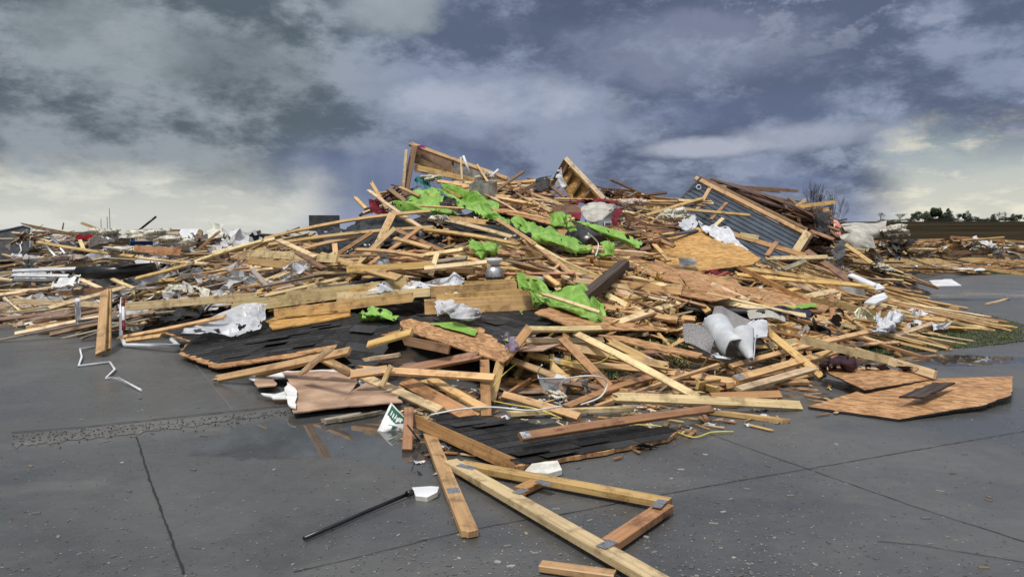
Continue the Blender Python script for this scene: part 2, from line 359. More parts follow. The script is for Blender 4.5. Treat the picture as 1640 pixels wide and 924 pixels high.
# wet concrete
def concrete(name, dark, light, r0, r1):
    m, t, b = mat(name, rough=.4); pos = t.node('ShaderNodeNewGeometry').outputs['Position']
    a = t.noise(pos, .55, 7, .62, .3); s = t.noise(pos, 9, 6, .7); f = t.noise(pos, 150, 3, .6); br = t.noise(t.mapping(pos, (.6, 9, 1), (0, 0, 0), (0, 0, R(-14))), 6.0, 5, .6)
    c = t.mix(t.mr(a, .34, .66), dark, light); c = t.mix(t.mr(s, .4, .72, 0, .5), c, t.mix(1.0, c, (1.35, 1.33, 1.28), 'MULTIPLY'))
    c = t.mix(t.mr(f, .42, .7, 0, .25), c, t.mix(1.0, c, (1.6, 1.58, 1.52), 'MULTIPLY')); c = t.mix(t.mr(br, .5, .7, 0, .35), c, t.mix(1.0, c, (.7, .7, .7), 'MULTIPLY'))
    st = t.noise(pos, 1.7, 8, .72); c = t.mix(t.mr(st, .60, .72, 0, .55), c, (.045, .043, .040))
    # standing water: feathered wet patches at fixed spots of the slab
    sp = t.node('ShaderNodeSeparateXYZ', ins={0: pos}).outputs; wet = None; nz = t.noise(pos, 1.6, 5, .6)
    for (u_, v_, rx, ry, k_) in ((560,700,1.15,.75,1.0), (690,735,.5,.3,.9), (970,622,1.25,.7,1.0), (1180,640,1.1,.35,.8), (1470,576,1.9,.55,1.0), (330,520,2.0,.5,.7), (250,740,2.2,.5,.35), (1560,470,3.0,1.6,.45), (330,830,1.6,.7,.3), (120,640,1.8,.9,.35), (1250,830,1.0,.35,.25)):
        g_ = G(u_, v_); dx = t.math('DIVIDE', t.math('SUBTRACT', sp[0], g_.x), rx); dy = t.math('DIVIDE', t.math('SUBTRACT', sp[1], g_.y), ry)
        r_ = t.math('ADD', t.math('ADD', t.math('MULTIPLY', dx, dx), t.math('MULTIPLY', dy, dy)), t.math('MULTIPLY', t.math('SUBTRACT', nz, .5), 3.2)); q = t.mr(r_, 1.25, .75, 0, k_); wet = q if wet is None else t.math('MAXIMUM', wet, q)
    damp = t.mr(wet, 0, .5)
    c = t.mix(t.math('MULTIPLY', wet, .5), c, t.mix(1.0, c, (.42, .42, .43), 'MULTIPLY'))
    t.l.new(c, b.inputs['Base Color'])
    ro = t.math('ADD', t.mr(a, .36, .62, r0, r1), t.mr(f, .4, .7, 0, .12)); t.l.new(t.math('MULTIPLY', ro, t.mr(wet, 0, 1, 1.0, .06, smooth=False)), b.inputs['Roughness'])
    bn = t.node('ShaderNodeBump', ins={'Strength': t.mr(wet, .2, .8, .22, .0), 'Distance': .003, 'Height': t.math('ADD', t.math('MULTIPLY', f, .6), t.math('MULTIPLY', br, .4))}); t.l.new(bn.outputs[0], b.inputs['Normal']); M[name] = m
concrete('concrete', (.062,.064,.065), (.098,.099,.099), .22, .48)
concrete('concrete_rough', (.06,.058,.056), (.12,.118,.115), .2, .5)
m, t, b = mat('soil', rough=.95); pos = t.node('ShaderNodeNewGeometry').outputs['Position']
a = t.noise(t.mapping(pos, (.01, .06, 1)), 1.0, 6, .65); s = t.noise(pos, .9, 6, .7)
c = t.mix(t.mr(a, .38, .64), (.024,.019,.013), (.050,.039,.024)); c = t.mix(t.mr(s, .4, .7, 0, .6), c, (.018,.017,.011)); b.inputs['Specular IOR Level'].default_value = 0.0; t.l.new(c, b.inputs['Base Color']); M['soil'] = m
m, t, b = mat('mud', rough=.8); pos = t.node('ShaderNodeNewGeometry').outputs['Position']
a = t.noise(pos, 5, 7, .7); t.l.new(t.mix(t.mr(a, .4, .6), (.03,.026,.02), (.075,.06,.045)), b.inputs['Base Color']); t.l.new(t.mr(a, .4, .6, .2, .9), b.inputs['Roughness']); bump(t, b, a, .6, .03); M['mud'] = m
def terrain_z(x, y):
    def ss(a, b, q):
        q = min(1, max(0, (q-a)/(b-a))); return q*q*(3-2*q)
    h = 8.6*ss(70, 400, y)*ss(-60, 160, x+(y-400)*.22)
    h += .25*noise.noise(Vector((x*.01, y*.012, 0)))*ss(60, 160, y)
    return h+ss(420, 900, y)*(-3)
mb = MB(); xs = [-900,-600,-400,-280,-200,-140,-100,-70,-50,-40,-30,-20,-10,0,10,20,30,40,50,65,80,100,120,145,170,200,235,270,310,360,420,500,650,900]
ys = [-80,-30,0,15,30,45,60,70,85,100,120,140,165,190,220,250,280,310,340,370,400,440,500,600,800,1200,2500]
for y in ys:
    for x in xs: mb.v.append((x, y, terrain_z(x, y)))
for j in range(len(ys)-1):
    for i in range(len(xs)-1):
        a = j*len(xs)+i; mb.face((a, a+1, a+1+len(xs), a+len(xs)), smooth=True)
tag(mb.build('ground', M['soil']), kind='structure')
sheet('driveway', [(-40,-6),(40,-6),(40,13.2),(26,38.5),(11,37),(-34,30),(-40,20)], .004, M['concrete'])
# joints and cracks
def strip(name, line, w, material, z=.008, jit=.004):
    pts = []
    for (a, b_) in zip(line[:-1], line[1:]):
        pa, pb = G(*a), G(*b_); n = max(2, int((pb-pa).length/.05))
        for i in range(n): pts.append(pa.lerp(pb, i/n))
    pts.append(G(*line[-1])); mb = MB()
    for i, p in enumerate(pts):
        t = (pts[min(i+1, len(pts)-1)]-pts[max(0, i-1)]).normalized(); s = Vector((-t.y, t.x, 0))
        ww = w*(.5+.5*rnd.random()); j = (rnd.random()-.5)*jit*2
        mb.v += [tuple(p+s*(j+ww/2)+Vector((0, 0, z))), tuple(p+s*(j-ww/2)+Vector((0, 0, z)))]
    for i in range(len(pts)-1):
        a = 2*i; mb.face((a+1, a+3, a+2, a))
    return tag(mb.build(name, material), kind='structure')
m, t, b = mat('crack', (.016,.015,.014), .8); M['crack'] = m
m, t, b = mat('chalk', (.22,.22,.215), .7); M['chalk'] = m
for ln, w in (([(219,700),(240,770),(262,830),(295,920)], .016), ([(470,918),(600,887),(740,852),(852,832)], .008), ([(892,827),(1010,803),(1052,795),(1200,768),(1358,741),(1500,716),(1660,688)], .009),
              ([(1120,690),(1180,712),(1330,765),(1460,811),(1660,875)], .009), ([(20,563),(100,560),(200,557),(300,553)], .010), ([(1380,492),(1470,483),(1640,470)], .012), ([(1404,868),(1470,874),(1660,905)], .006)):
    strip('pavement_joint', ln, w, M['crack'])
strip('pavement_joint', [(300,570),(336,612),(374,660)], .006, M['chalk'])
# rough exposed-stone gutter strip with a dark lip, and its square patch
gp = [(18,697),(150,686),(300,670),(470,652),(520,650)]; gq = [(500,656),(400,670),(300,684),(200,697),(80,711),(18,717)]
gj = []
for i_ in range(len(gp)-1):
    for k_ in range(8): f_ = k_/8; gj.append((gp[i_][0]*(1-f_)+gp[i_+1][0]*f_, gp[i_][1]*(1-f_)+gp[i_+1][1]*f_))
for i_ in range(len(gq)-1):
    for k_ in range(14): f_ = k_/14; gj.append((gq[i_][0]*(1-f_)+gq[i_+1][0]*f_+rnd.gauss(0, 2), gq[i_][1]*(1-f_)+gq[i_+1][1]*f_+rnd.gauss(0, 1.6)))
ga = [G(*p) for p in gj]; o = sheet('gutter', [(p.x, p.y) for p in ga], .008, M['concrete_rough'])
strip('gutter_edge', [(18,695),(150,684),(300,668),(470,650)], .025, M['crack'], .014)
# rough texture bits of the gutter: proud stones
mb = MB()
for _ in range(500):
    u = rnd.uniform(20, 500); v0 = 697-(u-18)*.0935; v = v0+abs(rnd.gauss(0, 9))*(1 if u < 400 else .5)+2; p = G(u, v); s = rnd.uniform(.003, .008)
    g_ = rnd.choice((.05, .08, .12, .18, .26)); a = rnd.random()*6.28
    mb.box(p+Vector((0, 0, .010)), Vector((math.cos(a), math.sin(a), 0))*s, Vector((-math.sin(a), math.cos(a), 0))*s*.6, Vector((0, 0, rnd.uniform(.003, .007))), col=(g_, g_*.98, g_*.94))
m, t, b = mat('grit', rough=.7); t.l.new(t.node('ShaderNodeVertexColor', layer_name='Col').outputs[0], b.inputs['Base Color']); M['grit'] = m
tag(mb.build('gutter_gravel', M['grit']), 'pale stones showing in the worn gutter strip', kind='stuff')
# fine debris strewn on the wet pavement
mb = MB()
for _ in range(5000):
    u = rnd.uniform(0, 1640); v = 924-rnd.random()**1.25*400
    if _ % 3 == 0: u = rnd.gauss(1000, 240); v = rnd.uniform(690, 930)
    p = G(u, v)
    if H(p.x, p.y) > .03 or p.y > 18: continue
    s = rnd.uniform(.0014, .0036) if rnd.random() < .97 else rnd.uniform(.005, .011)
    a = rnd.random()*6.28; q = rnd.choice((.09, .12, .16, .2, .3)); cl = (q, q*.97, q*.9) if rnd.random() < .92 else (q, q*.75, q*.5)
    mb.box(p+Vector((0, 0, .006)), Vector((math.cos(a), math.sin(a), 0))*s*rnd.uniform(.8, 2.6), Vector((-math.sin(a), math.cos(a), 0))*s, Vector((0, 0, s*.35)), col=cl)
tag(mb.build('scattered_grit', M['grit']), 'fine pale splinters and grit strewn over the wet pavement', kind='stuff')
# puddle at the foot of the heap
def blob(pts, jit=.02, sub=6):
    out = []; P = [G(*p) for p in pts]
    for i, p in enumerate(P):
        q = P[(i+1) % len(P)]
        for k in range(sub):
            w = p.lerp(q, k/sub); n = noise.noise(w*3.1)*jit*3; out.append((w.x+n, w.y+noise.noise(w*2.3+Vector((5, 5, 5)))*jit*3))
    return out
m, t, b = mat('water', (.035,.034,.032), .03); pos = t.node('ShaderNodeNewGeometry').outputs['Position']
bump(t, b, t.noise(pos, 7, 2, .5), .03, .01); M['water'] = m
sheet('bare_ground', blob([(780,560),(900,540),(1040,550),(1240,560),(1330,575),(1250,625),(1120,640),(1000,640),(880,640),(760,640)], .03), .007, M['mud'])
# lawn strip between the heap and the road
lawn_px = [(1290,560),(1340,505),(1420,520),(1480,508),(1560,502),(1640,520),(1640,546),(1560,556),(1450,566),(1380,572)]
sheet('lawn', blob(lawn_px, .03), .013, M['mud'])
def inpoly(x, y, poly):
    c = False; n = len(poly); j = n-1
    for i in range(n):
        if (poly[i][1] > y) != (poly[j][1] > y) and x < (poly[j][0]-poly[i][0])*(y-poly[i][1])/(poly[j][1]-poly[i][1])+poly[i][0]: c = not c
        j = i
    return c
m, t, b = mat('grass', rough=.7); t.l.new(t.node('ShaderNodeVertexColor', layer_name='Col').outputs[0], b.inputs['Base Color']); M['grass'] = m
mb = MB()
def tuft(mb, p, hh, n):
    for _ in range(n):
        a = rnd.random()*6.28; l = hh*rnd.uniform(.5, 1.1); w = .006; q = p+Vector((rnd.gauss(0, .05), rnd.gauss(0, .05), 0)); dx = Vector((math.cos(a), math.sin(a), 0))
        g_ = rnd.uniform(.6, 1.25); cl = (.060*g_, .115*g_, .026*g_) if rnd.random() < .85 else (.16, .13, .06)
        k = len(mb.v); tip = q+dx*l*rnd.uniform(.2, .8)+Vector((0, 0, l)); s = Vector((-dx.y, dx.x, 0))*w
        mb.v += [tuple(q-s), tuple(q+s), tuple(tip)]; mb.face((k, k+1, k+2), None, cl)
k = 0
while k < 2600:
    u, v = rnd.uniform(1290, 1640), rnd.uniform(500, 575)
    if inpoly(u, v, lawn_px): tuft(mb, G(u, v), .05, 8); k += 1
for _ in range(650): tuft(mb, S(rnd.uniform(830, 1100), rnd.uniform(545, 615), 0), .05, 6)
for _ in range(800): tuft(mb, G(rnd.uniform(1540, 1640), rnd.uniform(433, 440)), .10, 5)
tag(mb.build('grass', M['grass']), 'short green grass along the road edge and between the boards', kind='stuff')

# ------------------------------------------------------------------ heap core
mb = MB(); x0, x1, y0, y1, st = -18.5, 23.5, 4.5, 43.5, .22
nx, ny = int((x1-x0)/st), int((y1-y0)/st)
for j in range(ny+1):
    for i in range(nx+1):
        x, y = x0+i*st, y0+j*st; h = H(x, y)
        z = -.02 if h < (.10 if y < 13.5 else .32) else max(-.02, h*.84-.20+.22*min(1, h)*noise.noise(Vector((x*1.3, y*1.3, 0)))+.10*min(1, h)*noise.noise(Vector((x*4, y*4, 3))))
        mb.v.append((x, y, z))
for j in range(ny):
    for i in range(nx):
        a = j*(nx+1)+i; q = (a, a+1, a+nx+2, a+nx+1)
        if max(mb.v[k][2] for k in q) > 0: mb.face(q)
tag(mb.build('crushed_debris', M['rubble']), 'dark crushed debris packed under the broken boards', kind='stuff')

# ------------------------------------------------------------------ trees, field edge, far buildings
m, t, b = mat('bark', (.045,.038,.032), .9); M['bark'] = m
m, t, b = mat('foliage', rough=.8); t.l.new(t.node('ShaderNodeVertexColor', layer_name='Col').outputs[0], b.inputs['Base Color']); M['foliage'] = m
def branches(mb, p, d, l, r, depth, tips, spread=.55, up=.15, kmin=2):
    q = p+d*l; mid = p.lerp(q, .5)+Vector((rnd.gauss(0, .04), rnd.gauss(0, .04), 0))*l
    mb.tube([p, mid, q], [r, r*.85, r*.68], 4, cap=False)
    tips.append(q)
    if depth == 0: return
    for _ in range(rnd.choice((kmin, 3, 3))):
        dd = (d+Vector((rnd.gauss(0, spread), rnd.gauss(0, spread), rnd.gauss(up, spread*.5)))).normalized()
        branches(mb, q, dd, l*rnd.uniform(.62, .85), r*.62, depth-1, tips, spread, up, kmin)
def leaves(mb, c, rad, n, size, cols):
    for _ in range(n):
        while True:
            o = Vector((rnd.uniform(-1, 1), rnd.uniform(-1, 1), rnd.uniform(-1, 1)))
            if o.length < 1: break
        p = c+Vector((o.x*rad[0], o.y*rad[1], o.z*rad[2])); a = Vector((rnd.gauss(0, 1), rnd.gauss(0, 1), rnd.gauss(0, 1))).normalized(); bb = a.orthogonal().normalized()
        s = size*rnd.uniform(.5, 1.3); g_ = rnd.choice(cols); mb.quad(p-a*s, p-bb*s*.6, p+a*s, p+bb*s*.6, col=g_)
def tree(u, v_top, d, kind, label, wpx, group, base_z=None):
    x = (u-820)/1250*d; bz = terrain_z(x, d) if base_z is None else base_z; p = Vector((x, d, bz-.3)); top = W(u, v_top, d).z; h = max(2.5, top-bz); w = wpx/1250*d/2
    name = {'bare': 'bare_tree', 'conifer': 'conifer_tree', 'leafy': 'leafy_tree', 'bush': 'bush'}[kind]
    e = empty(name, p, label, 'tree' if kind != 'bush' else 'bush', group); tr = MB(); cr = MB(); tips = []
    if kind == 'bare':
        l = h*.27; branches(tr, p, Vector((rnd.gauss(0, .05), 0, 1)), l, max(.10, h*.014), 0, tips)
        tips2 = []; w *= 1 if d < 200 else .62
        for _ in range(5):
            dd = Vector((rnd.gauss(0, .42), rnd.gauss(0, .42), 1)).normalized(); branches(cr, p+Vector((0, 0, l*rnd.uniform(.8, 1))), dd, h*.23, max(.06, h*.0135), 6 if d < 200 else 5, tips2, .36, .2)
        tr.build('trunk', M['bark'], e); 
        # bring the crown to the height and spread seen
        mz = max(q.z for q in tips2); mxw = max(abs(q.x-p.x) for q in tips2); fz = (top-p.z)/(mz-p.z); fx = w/max(mxw, .1)
        cr.v = [(p.x+(q[0]-p.x)*fx, p.y+(q[1]-p.y)*fx, p.z+(q[2]-p.z)*fz) for q in cr.v]; cr.build('crown', M['bark'], e)
    elif kind == 'conifer':
        tr.tube([p, p+Vector((0, 0, h))], [h*.03, .03], 5); tr.build('trunk', M['bark'], e)
        for k in range(12):
            f = k/12; leaves(cr, p+Vector((rnd.gauss(0, w*.08), 0, h*(.14+.84*f))), (w*(1-f)**.8*rnd.uniform(.85, 1.1)+.12, w*(1-f)**.8+.12, h*.075), int(230*(1-f)+30), h*.042, [(.006,.011,.007),(.010,.017,.010),(.016,.026,.013)])
        cr.build('crown', M['foliage'], e)
    else:
        if kind == 'leafy':
            branches(tr, p, Vector((0, 0, 1)), h*.3, h*.022, 2, tips, .5); tr.build('trunk', M['bark'], e)
            cs = [p+Vector((rnd.gauss(0, w*.45), rnd.gauss(0, w*.45), h*rnd.uniform(.42, .88))) for _ in range(10)]; n = 190
            cols = [(.022,.038,.014),(.034,.056,.020),(.052,.078,.03)]
        else:
            tr.tube([p, p+Vector((0, 0, h*.5))], [.08, .04], 5); tr.build('stem', M['bark'], e)
            cs = [p+Vector((rnd.gauss(0, w*.5), rnd.gauss(0, w*.4), h*rnd.uniform(.3, .75))) for _ in range(8)]; n = 160; cols = [(.012,.018,.010),(.02,.028,.014)]
        for c in cs: leaves(cr, c, (w*.36, w*.36, h*.15), n, h*.036+.05, cols)
        cr.build('crown' if kind == 'leafy' else 'foliage', M['foliage'], e)
    return e
tree(1302, 286, 88, 'bare', 'tall bare tree rising above the dark heap of boards on the right', 62, 'bare trees right behind the heap')
tree(1332, 300, 92, 'bare', 'leaning bare tree just right of the tall one behind the heap', 40, 'bare trees right behind the heap')
tree(1275, 318, 96, 'bare', 'low bare tree left of the tall one, half hidden by the heap', 34, 'bare trees right behind the heap')
GT = 'trees along the far edge of the field'
D = 400
for u, vt, k, w, lb in ((1408,340,'bare','30','round bare tree first of the far tree row, above the pale carpet'), (1438,341,'bare',32,'spreading bare tree with low bush beside it at the left of the row'),
    (1458,346,'conifer',14,'small dark conifer at the left foot of the green trees'), (1462,338,'leafy',16,'narrow green tree above the small dark conifer'), (1475,337,'leafy',22,'rounded green tree second in the green clump'),
    (1490,331,'leafy',20,'tallest green tree of the far row, left of the wide conifer'), (1488,341,'conifer',18,'dark conifer standing in front of the tallest green tree'), (1501,333,'leafy',16,'pale green open tree between the two tallest of the row'),
    (1516,332,'conifer',24,'wide dark conifer, the tallest evergreen of the row'), (1519,345,'conifer',14,'short dark conifer under the wide tall one'), (1532,341,'bare',18,'grey bare tree right of the wide conifer'),
    (1546,336,'bare',22,'bare tree whose crown shows over the pointed conifer'), (1550,341,'conifer',19,'pointed black conifer standing alone right of the grey bare tree'), (1568,350,'bush',22,'low dark brush on the skyline between the pointed conifers'),
    (1588,341,'conifer',15,'dark conifer at the left of the last bare trees'), (1598,339,'bare',16,'bare tree between the last two dark conifers, left one'), (1606,338,'bare',18,'bare tree between the last two dark conifers, right one'),
    (1619,341,'conifer',18,'dark conifer at the right end of the far row'), (1428,356,'bush',26,'dark bush under the spreading bare tree'), (1580,351,'bush',18,'low dark brush left of the conifer before the last bare trees')):
    tree(u, vt, D+rnd.uniform(-14, 14), k, lb, float(w), GT)
for u, k, w in ((1412,'bush',20),(1448,'bush',22),(1468,'bush',20),(1480,'leafy',16),(1506,'leafy',16),(1524,'bush',20),(1538,'leafy',12),(1544,'bush',18),(1560,'bush',18),(1574,'bush',16),(1592,'bush',18),(1604,'bush',18),(1614,'bush',16),(1630,'leafy',18),(1496,'bush',24)):
    tree(u, 344+rnd.uniform(-3, 4)+(3 if k == 'bush' else -4), D+rnd.uniform(-14, 14), k, 'low dark brush filling the gaps of the far tree row' if k == 'bush' else 'small dull green tree filling a gap of the far tree row', float(w), 'brush along the far edge of the field' if k == 'bush' else 'small trees along the far edge of the field')
def boxpart(name, material, e, c, s, rot=0, col=(1, 1, 1)):
    mb = MB(); cc, ss_ = math.cos(rot), math.sin(rot)
    mb.box(c, Vector((cc, ss_, 0))*s[0]/2, Vector((-ss_, cc, 0))*s[1]/2, Vector((0, 0, s[2]/2)), col=col); return mb.build(name, material, e)
def prism_roof(name, e, material, c, w, dpt, h):
    mb = MB(); x, y, z = c
    mb.v = [(x-w/2, y-dpt/2, z), (x+w/2, y-dpt/2, z), (x+w/2, y+dpt/2, z), (x-w/2, y+dpt/2, z), (x, y-dpt/2, z+h), (x, y+dpt/2, z+h)]
    for f in ((0,1,4),(2,3,5),(1,2,5,4),(3,0,4,5),(3,2,1,0)): mb.face(f)
    return mb.build(name, material, e)
m, t, b = mat('far_wall', s2l((150,152,158)), .8); M['far_wall'] = m
m, t, b = mat('far_roof', s2l((84,88,96)), .8); M['far_roof'] = m
m, t, b = mat('far_dark', s2l((56,58,66)), .7); M['far_dark'] = m
def house(u, d, w, h, rh, label, roof='far_roof', wall='far_wall', dpt=9):
    x = (u-820)/1250*d; z = terrain_z(x, d); e = empty('house', (x, d, z), label, 'house')
    boxpart('wall', M[wall], e, Vector((x, d, z+h/2)), (w, dpt, h)); prism_roof('roof', e, M[roof], (x, d, z+h+.003), w+.8, dpt+.8, rh)
    for k in (-1, 1):
        fr = boxpart('window', M['siding_white'], e, Vector((x+k*w*.25, d-dpt/2-.02, z+h*.55)), (1.2, .08, 1.3)); boxpart('pane', M['glass'], None, Vector((x+k*w*.25, d-dpt/2-.07, z+h*.55)), (1.0, .03, 1.1)).parent = fr
        for c in fr.children: c.location = c.location-Vector((0, 0, 0))
    return e
def far_house(*a, **k):
    e = house(*a, **k)
    for w_ in [c for c in e.children if c.name.startswith('window')]:
        for p_ in w_.children: p_.matrix_parent_inverse = Matrix.Translation(-e.location)
    return e
far_house(986, 80, 4.6, 4.2, 2.05, 'small grey gabled house whose peak shows beyond the middle of the heap', 'far_wall')
far_house(1497, 430, 9, 1.6, 1.2, 'low dark roofed farmhouse among the far green trees', 'far_dark', 'far_dark')
far_house(412, 130, 11, 1.6, .35, 'low dark shed with a nearly flat roof beyond the heap, left of the middle', 'far_dark', 'far_dark', 6)
far_house(352, 110, 7, 1.2, .3, 'low grey concrete hut beyond the torn plywood wall on the left', 'far_roof', 'far_wall', 5)
for u, v, lb in ((178, 334, 'tallest thin radio mast on the left skyline'), (164, 351, 'shorter thin radio mast left of the tallest one'), (174, 347, 'faint thin radio mast between the two others')):
    d = 420; x = (u-820)/1250*d; top = W(u, v, d).z; mb = MB()
    for k in range(3):
        a = k*2.09; mb.tube([(x+.35*math.cos(a), d+.35*math.sin(a), 0), (x+.1*math.cos(a), d+.1*math.sin(a), top)], .05, 4)
    for k in range(14):
        z = top*k/14; r_ = .35-.25*k/14; q = [(x+r_*math.cos(i*2.09), d+r_*math.sin(i*2.09), z) for i in (0, 1, 2, 0)]; mb.tube(q, .035, 3, cap=False)
    tag(mb.build('radio_mast', M['far_dark'], origin=(x, d, 0)), lb, 'radio mast', 'radio masts on the left skyline')
# ------------------------------------------------------------------ builders
SEC = {'4': (.074,.034), '6': (.092,.036), '8': (.125,.036), '10': (.16,.038), '12': (.20,.04), '44': (.089,.089), '66': (.15,.14), '1': (.04,.014), '3': (.048,.030), 'i': (.17,.045)}
PAL = {'pale': (232,207,162), 'gold': (214,176,120), 'orange': (184,138,94), 'brown': (140,108,80), 'dark': (84,64,52), 'grey': (160,150,134), 'deep': (108,78,56)}
def tint(k):
    c = PAL[k]; f = rnd.uniform(.88, 1.08); g_ = rnd.uniform(-7, 7); return s2l((min(250, c[0]*f), min(250, (c[1]+g_*.5)*f), min(250, (c[2]-g_)*f)))
def board_into(mb, p0, p1, nrm, w, t, col, brk=(0, 0), bow=0.0, mi=0, near=False):
    p0, p1 = Vector(p0), Vector(p1); L = (p1-p0).length; ax = (p1-p0)/L
    n = nrm-ax*nrm.dot(ax)
    if n.length < 1e-3: n = ax.orthogonal()
    n.normalize(); s = ax.cross(n)
    broken = brk[0] or brk[1]
    if broken: k = 6; ring = [(-w/2+w*i/(k-1), t/2) for i in range(k)]+[(w/2-w*i/(k-1), -t/2) for i in range(k)]
    else:
        c = .004; ring = [(-w/2+c, t/2), (w/2-c, t/2), (w/2, t/2-c), (w/2, -t/2+c), (w/2-c, -t/2), (-w/2+c, -t/2), (-w/2, -t/2+c), (-w/2, t/2-c)]
    m = len(ring); segs = 1 if abs(bow) < .004 and not broken else 6
    per = [0]
    for i in range(m): a, b_ = ring[i], ring[(i+1) % m]; per.append(per[-1]+math.hypot(a[0]-b_[0], a[1]-b_[1]))
    base = len(mb.v); uo, vo_ = rnd.random()*90, rnd.random()*40
    off0 = {}; off1 = {}
    for i, (a, b_) in enumerate(ring):
        key = round(a, 4)
        if key not in off0: off0[key] = rnd.random()**1.6*brk[0]; off1[key] = rnd.random()**1.6*brk[1]
    sk0, sk1 = (rnd.gauss(0, .04) if brk[0] == 0 and rnd.random() < .25 else 0), 0
    for j in range(segs+1):
        f = j/segs
        for i, (a, b_) in enumerate(ring):
            d = f*L
            if j == 0: d -= (off0[round(a, 4)]*(1 if b_ > 0 else .75)-sk0*a/w)
            if j == segs: d += off1[round(a, 4)]*(1 if b_ > 0 else .75)
            p = p0+ax*d+s*a+n*(b_+bow*math.sin(math.pi*f)); mb.v.append(tuple(p))
    for j in range(segs):
        for i in range(m):
            i2 = (i+1) % m; a, b_ = base+j*m+i, base+j*m+i2
            mb.face((a, b_, b_+m, a+m), [(uo+j/segs*L, vo_+per[i]), (uo+j/segs*L, vo_+per[i+1]), (uo+(j+1)/segs*L, vo_+per[i+1]), (uo+(j+1)/segs*L, vo_+per[i])], col, mi)
    endc = tuple(x*.72 for x in col) if not broken else tuple(min(.85, x*1.15) for x in col)
    if broken:
        kk = m//2
        for e, fl in ((base, 0), (base+segs*m, 1)):
            for i in range(kk-1):
                q = [e+i, e+i+1, e+m-2-i, e+m-1-i]
                mb.face(q[::-1] if not fl else q, [(uo, vo_), (uo, vo_+.02), (uo+.04, vo_+.02), (uo+.04, vo_)], endc, mi)
    else:
        mb.face([base+i for i in range(m)][::-1], [(uo+ring[i][1], vo_+ring[i][0]) for i in range(m)], endc, mi); mb.face([base+segs*m+i for i in range(m)], [(uo+ring[i][1]+3, vo_+ring[i][0]) for i in range(m)], endc, mi)
    return ax, s, n
def facing(p, mode):
    """direction the wide face of a board looks"""
    up = Vector((0, 0, 1)); tocam = (CAM-p); tocam.z = 0; tocam.normalize()
    hn = Hn(p.x, p.y) if H(p.x, p.y) > .05 else up
    if mode == 'f': return (hn+up*.5).normalized()
    if mode == 'e': return (tocam+up*.12).normalized()
    if mode == 't': return (tocam*.75+up*.75+Vector((rnd.gauss(0, .15), 0, 0))).normalized()
    return mode
usedlabels = {}
def board(a, b_, sec='4', tn='gold', mode='t', label=None, group=None, brk=(0, 0), bow=None, plates=(), name='board', cat='board', material='wood', parent=None):
    p0, p1 = PT(a), PT(b_); w, t = SEC[sec]; mid = (p0+p1)/2; n = facing(mid, mode)
    mb = MB(); L = (p1-p0).length; bw = rnd.gauss(0, .006)*L if bow in (None, 0) else bow
    if brk == (0, 0) and material == 'wood' and rnd.random() < .30: brk = (0, rnd.uniform(.04, .14)) if rnd.random() < .5 else (rnd.uniform(.04, .14), 0)
    ax, s, nn = board_into(mb, p0, p1, n, w, t, tint(tn), brk, bw)
    if s is not None and parent is not None: return mb.build(name, M[material], parent)
    org = Vector((mid.x, mid.y, min(p0.z, p1.z)-t/2))
    ob = mb.build(name, M[material], origin=org); tag(ob, label, cat, group)
    for f in plates:
        pm = MB(); c = p0.lerp(p1, f)+nn*(t/2+.002+bw*math.sin(math.pi*f)); plate_into(pm, c, ax, s, nn, w*.8, rnd.uniform(.07, .13))
        pl = pm.build('nail_plate', M['steel'], origin=c); pl.parent = ob; pl.location = c-org
    return ob
def plate_into(pm, c, ax, s, n, w, l):
    pm.box(c, ax*l/2, s*w/2, n*.0012)
    for i in range(5):
        for j in range(3): pm.box(c+ax*l*(i-2)*.19+s*w*(j-1)*.3+n*.0025, ax*l*.06, s*w*.05, n*.0016, col=(.2, .2, .2))
class Plane:
    def __init__(s, a, b_, c):
        global RAW
        keep = RAW; RAW = True; s.o, q, r = PT(a), PT(b_), PT(c); RAW = keep; s.n = (q-s.o).cross(r-s.o).normalized()
        if s.n.dot(CAM-s.o) < 0: s.n = -s.n
        s.x = (q-s.o).normalized(); s.y = s.n.cross(s.x)
    def hit(s, u, v):
        r = ray(u, v); return CAM+r*((s.o-CAM).dot(s.n)/r.dot(s.n))
    def uv(s, p): return ((p-s.o).dot(s.x), (p-s.o).dot(s.y))
    def at(s, x, y, h=0): return s.o+s.x*x+s.y*y+s.n*h
def rough_outline(P, jag):
    out = []
    for i, p in enumerate(P):
        q = P[(i+1) % len(P)]; n = max(1, int((q-p).length/.09)) if jag > 0 else 1
        for k in range(n):
            w = p.lerp(q, k/n)
            if k: w = w+(q-p).normalized()*rnd.gauss(0, jag)+Vector((rnd.gauss(0, jag), rnd.gauss(0, jag), 0))*.8
            out.append(w)
    return out
def slab_into(mb, pl, P, th, h=0, mi=(0, 0), col=(1, 1, 1), warp=0.0):
    """flat board of the outline P (points on plane pl), th thick, its face h above the plane"""
    k = len(P); uvs = [pl.uv(p) for p in P]; b0 = len(mb.v); ar = sum(uvs[i][0]*uvs[(i+1) % k][1]-uvs[(i+1) % k][0]*uvs[i][1] for i in range(k))
    if ar < 0: P = P[::-1]; uvs = uvs[::-1]
    for hh in (h, h-th):
        for (x, y) in uvs: mb.v.append(tuple(pl.at(x, y, hh+warp*math.sin(x*1.7+y*1.1))))
    mb.face([b0+i for i in range(k)], uvs, col, mi[0]); mb.face([b0+k+i for i in range(k)][::-1], uvs[::-1], col, mi[1])
    for i in range(k):
        j = (i+1) % k; mb.face((b0+i, b0+k+i, b0+k+j, b0+j), [(uvs[i][0], uvs[i][1]), (uvs[i][0]+th, uvs[i][1]), (uvs[j][0]+th, uvs[j][1]), (uvs[j][0], uvs[j][1])], col, mi[1])
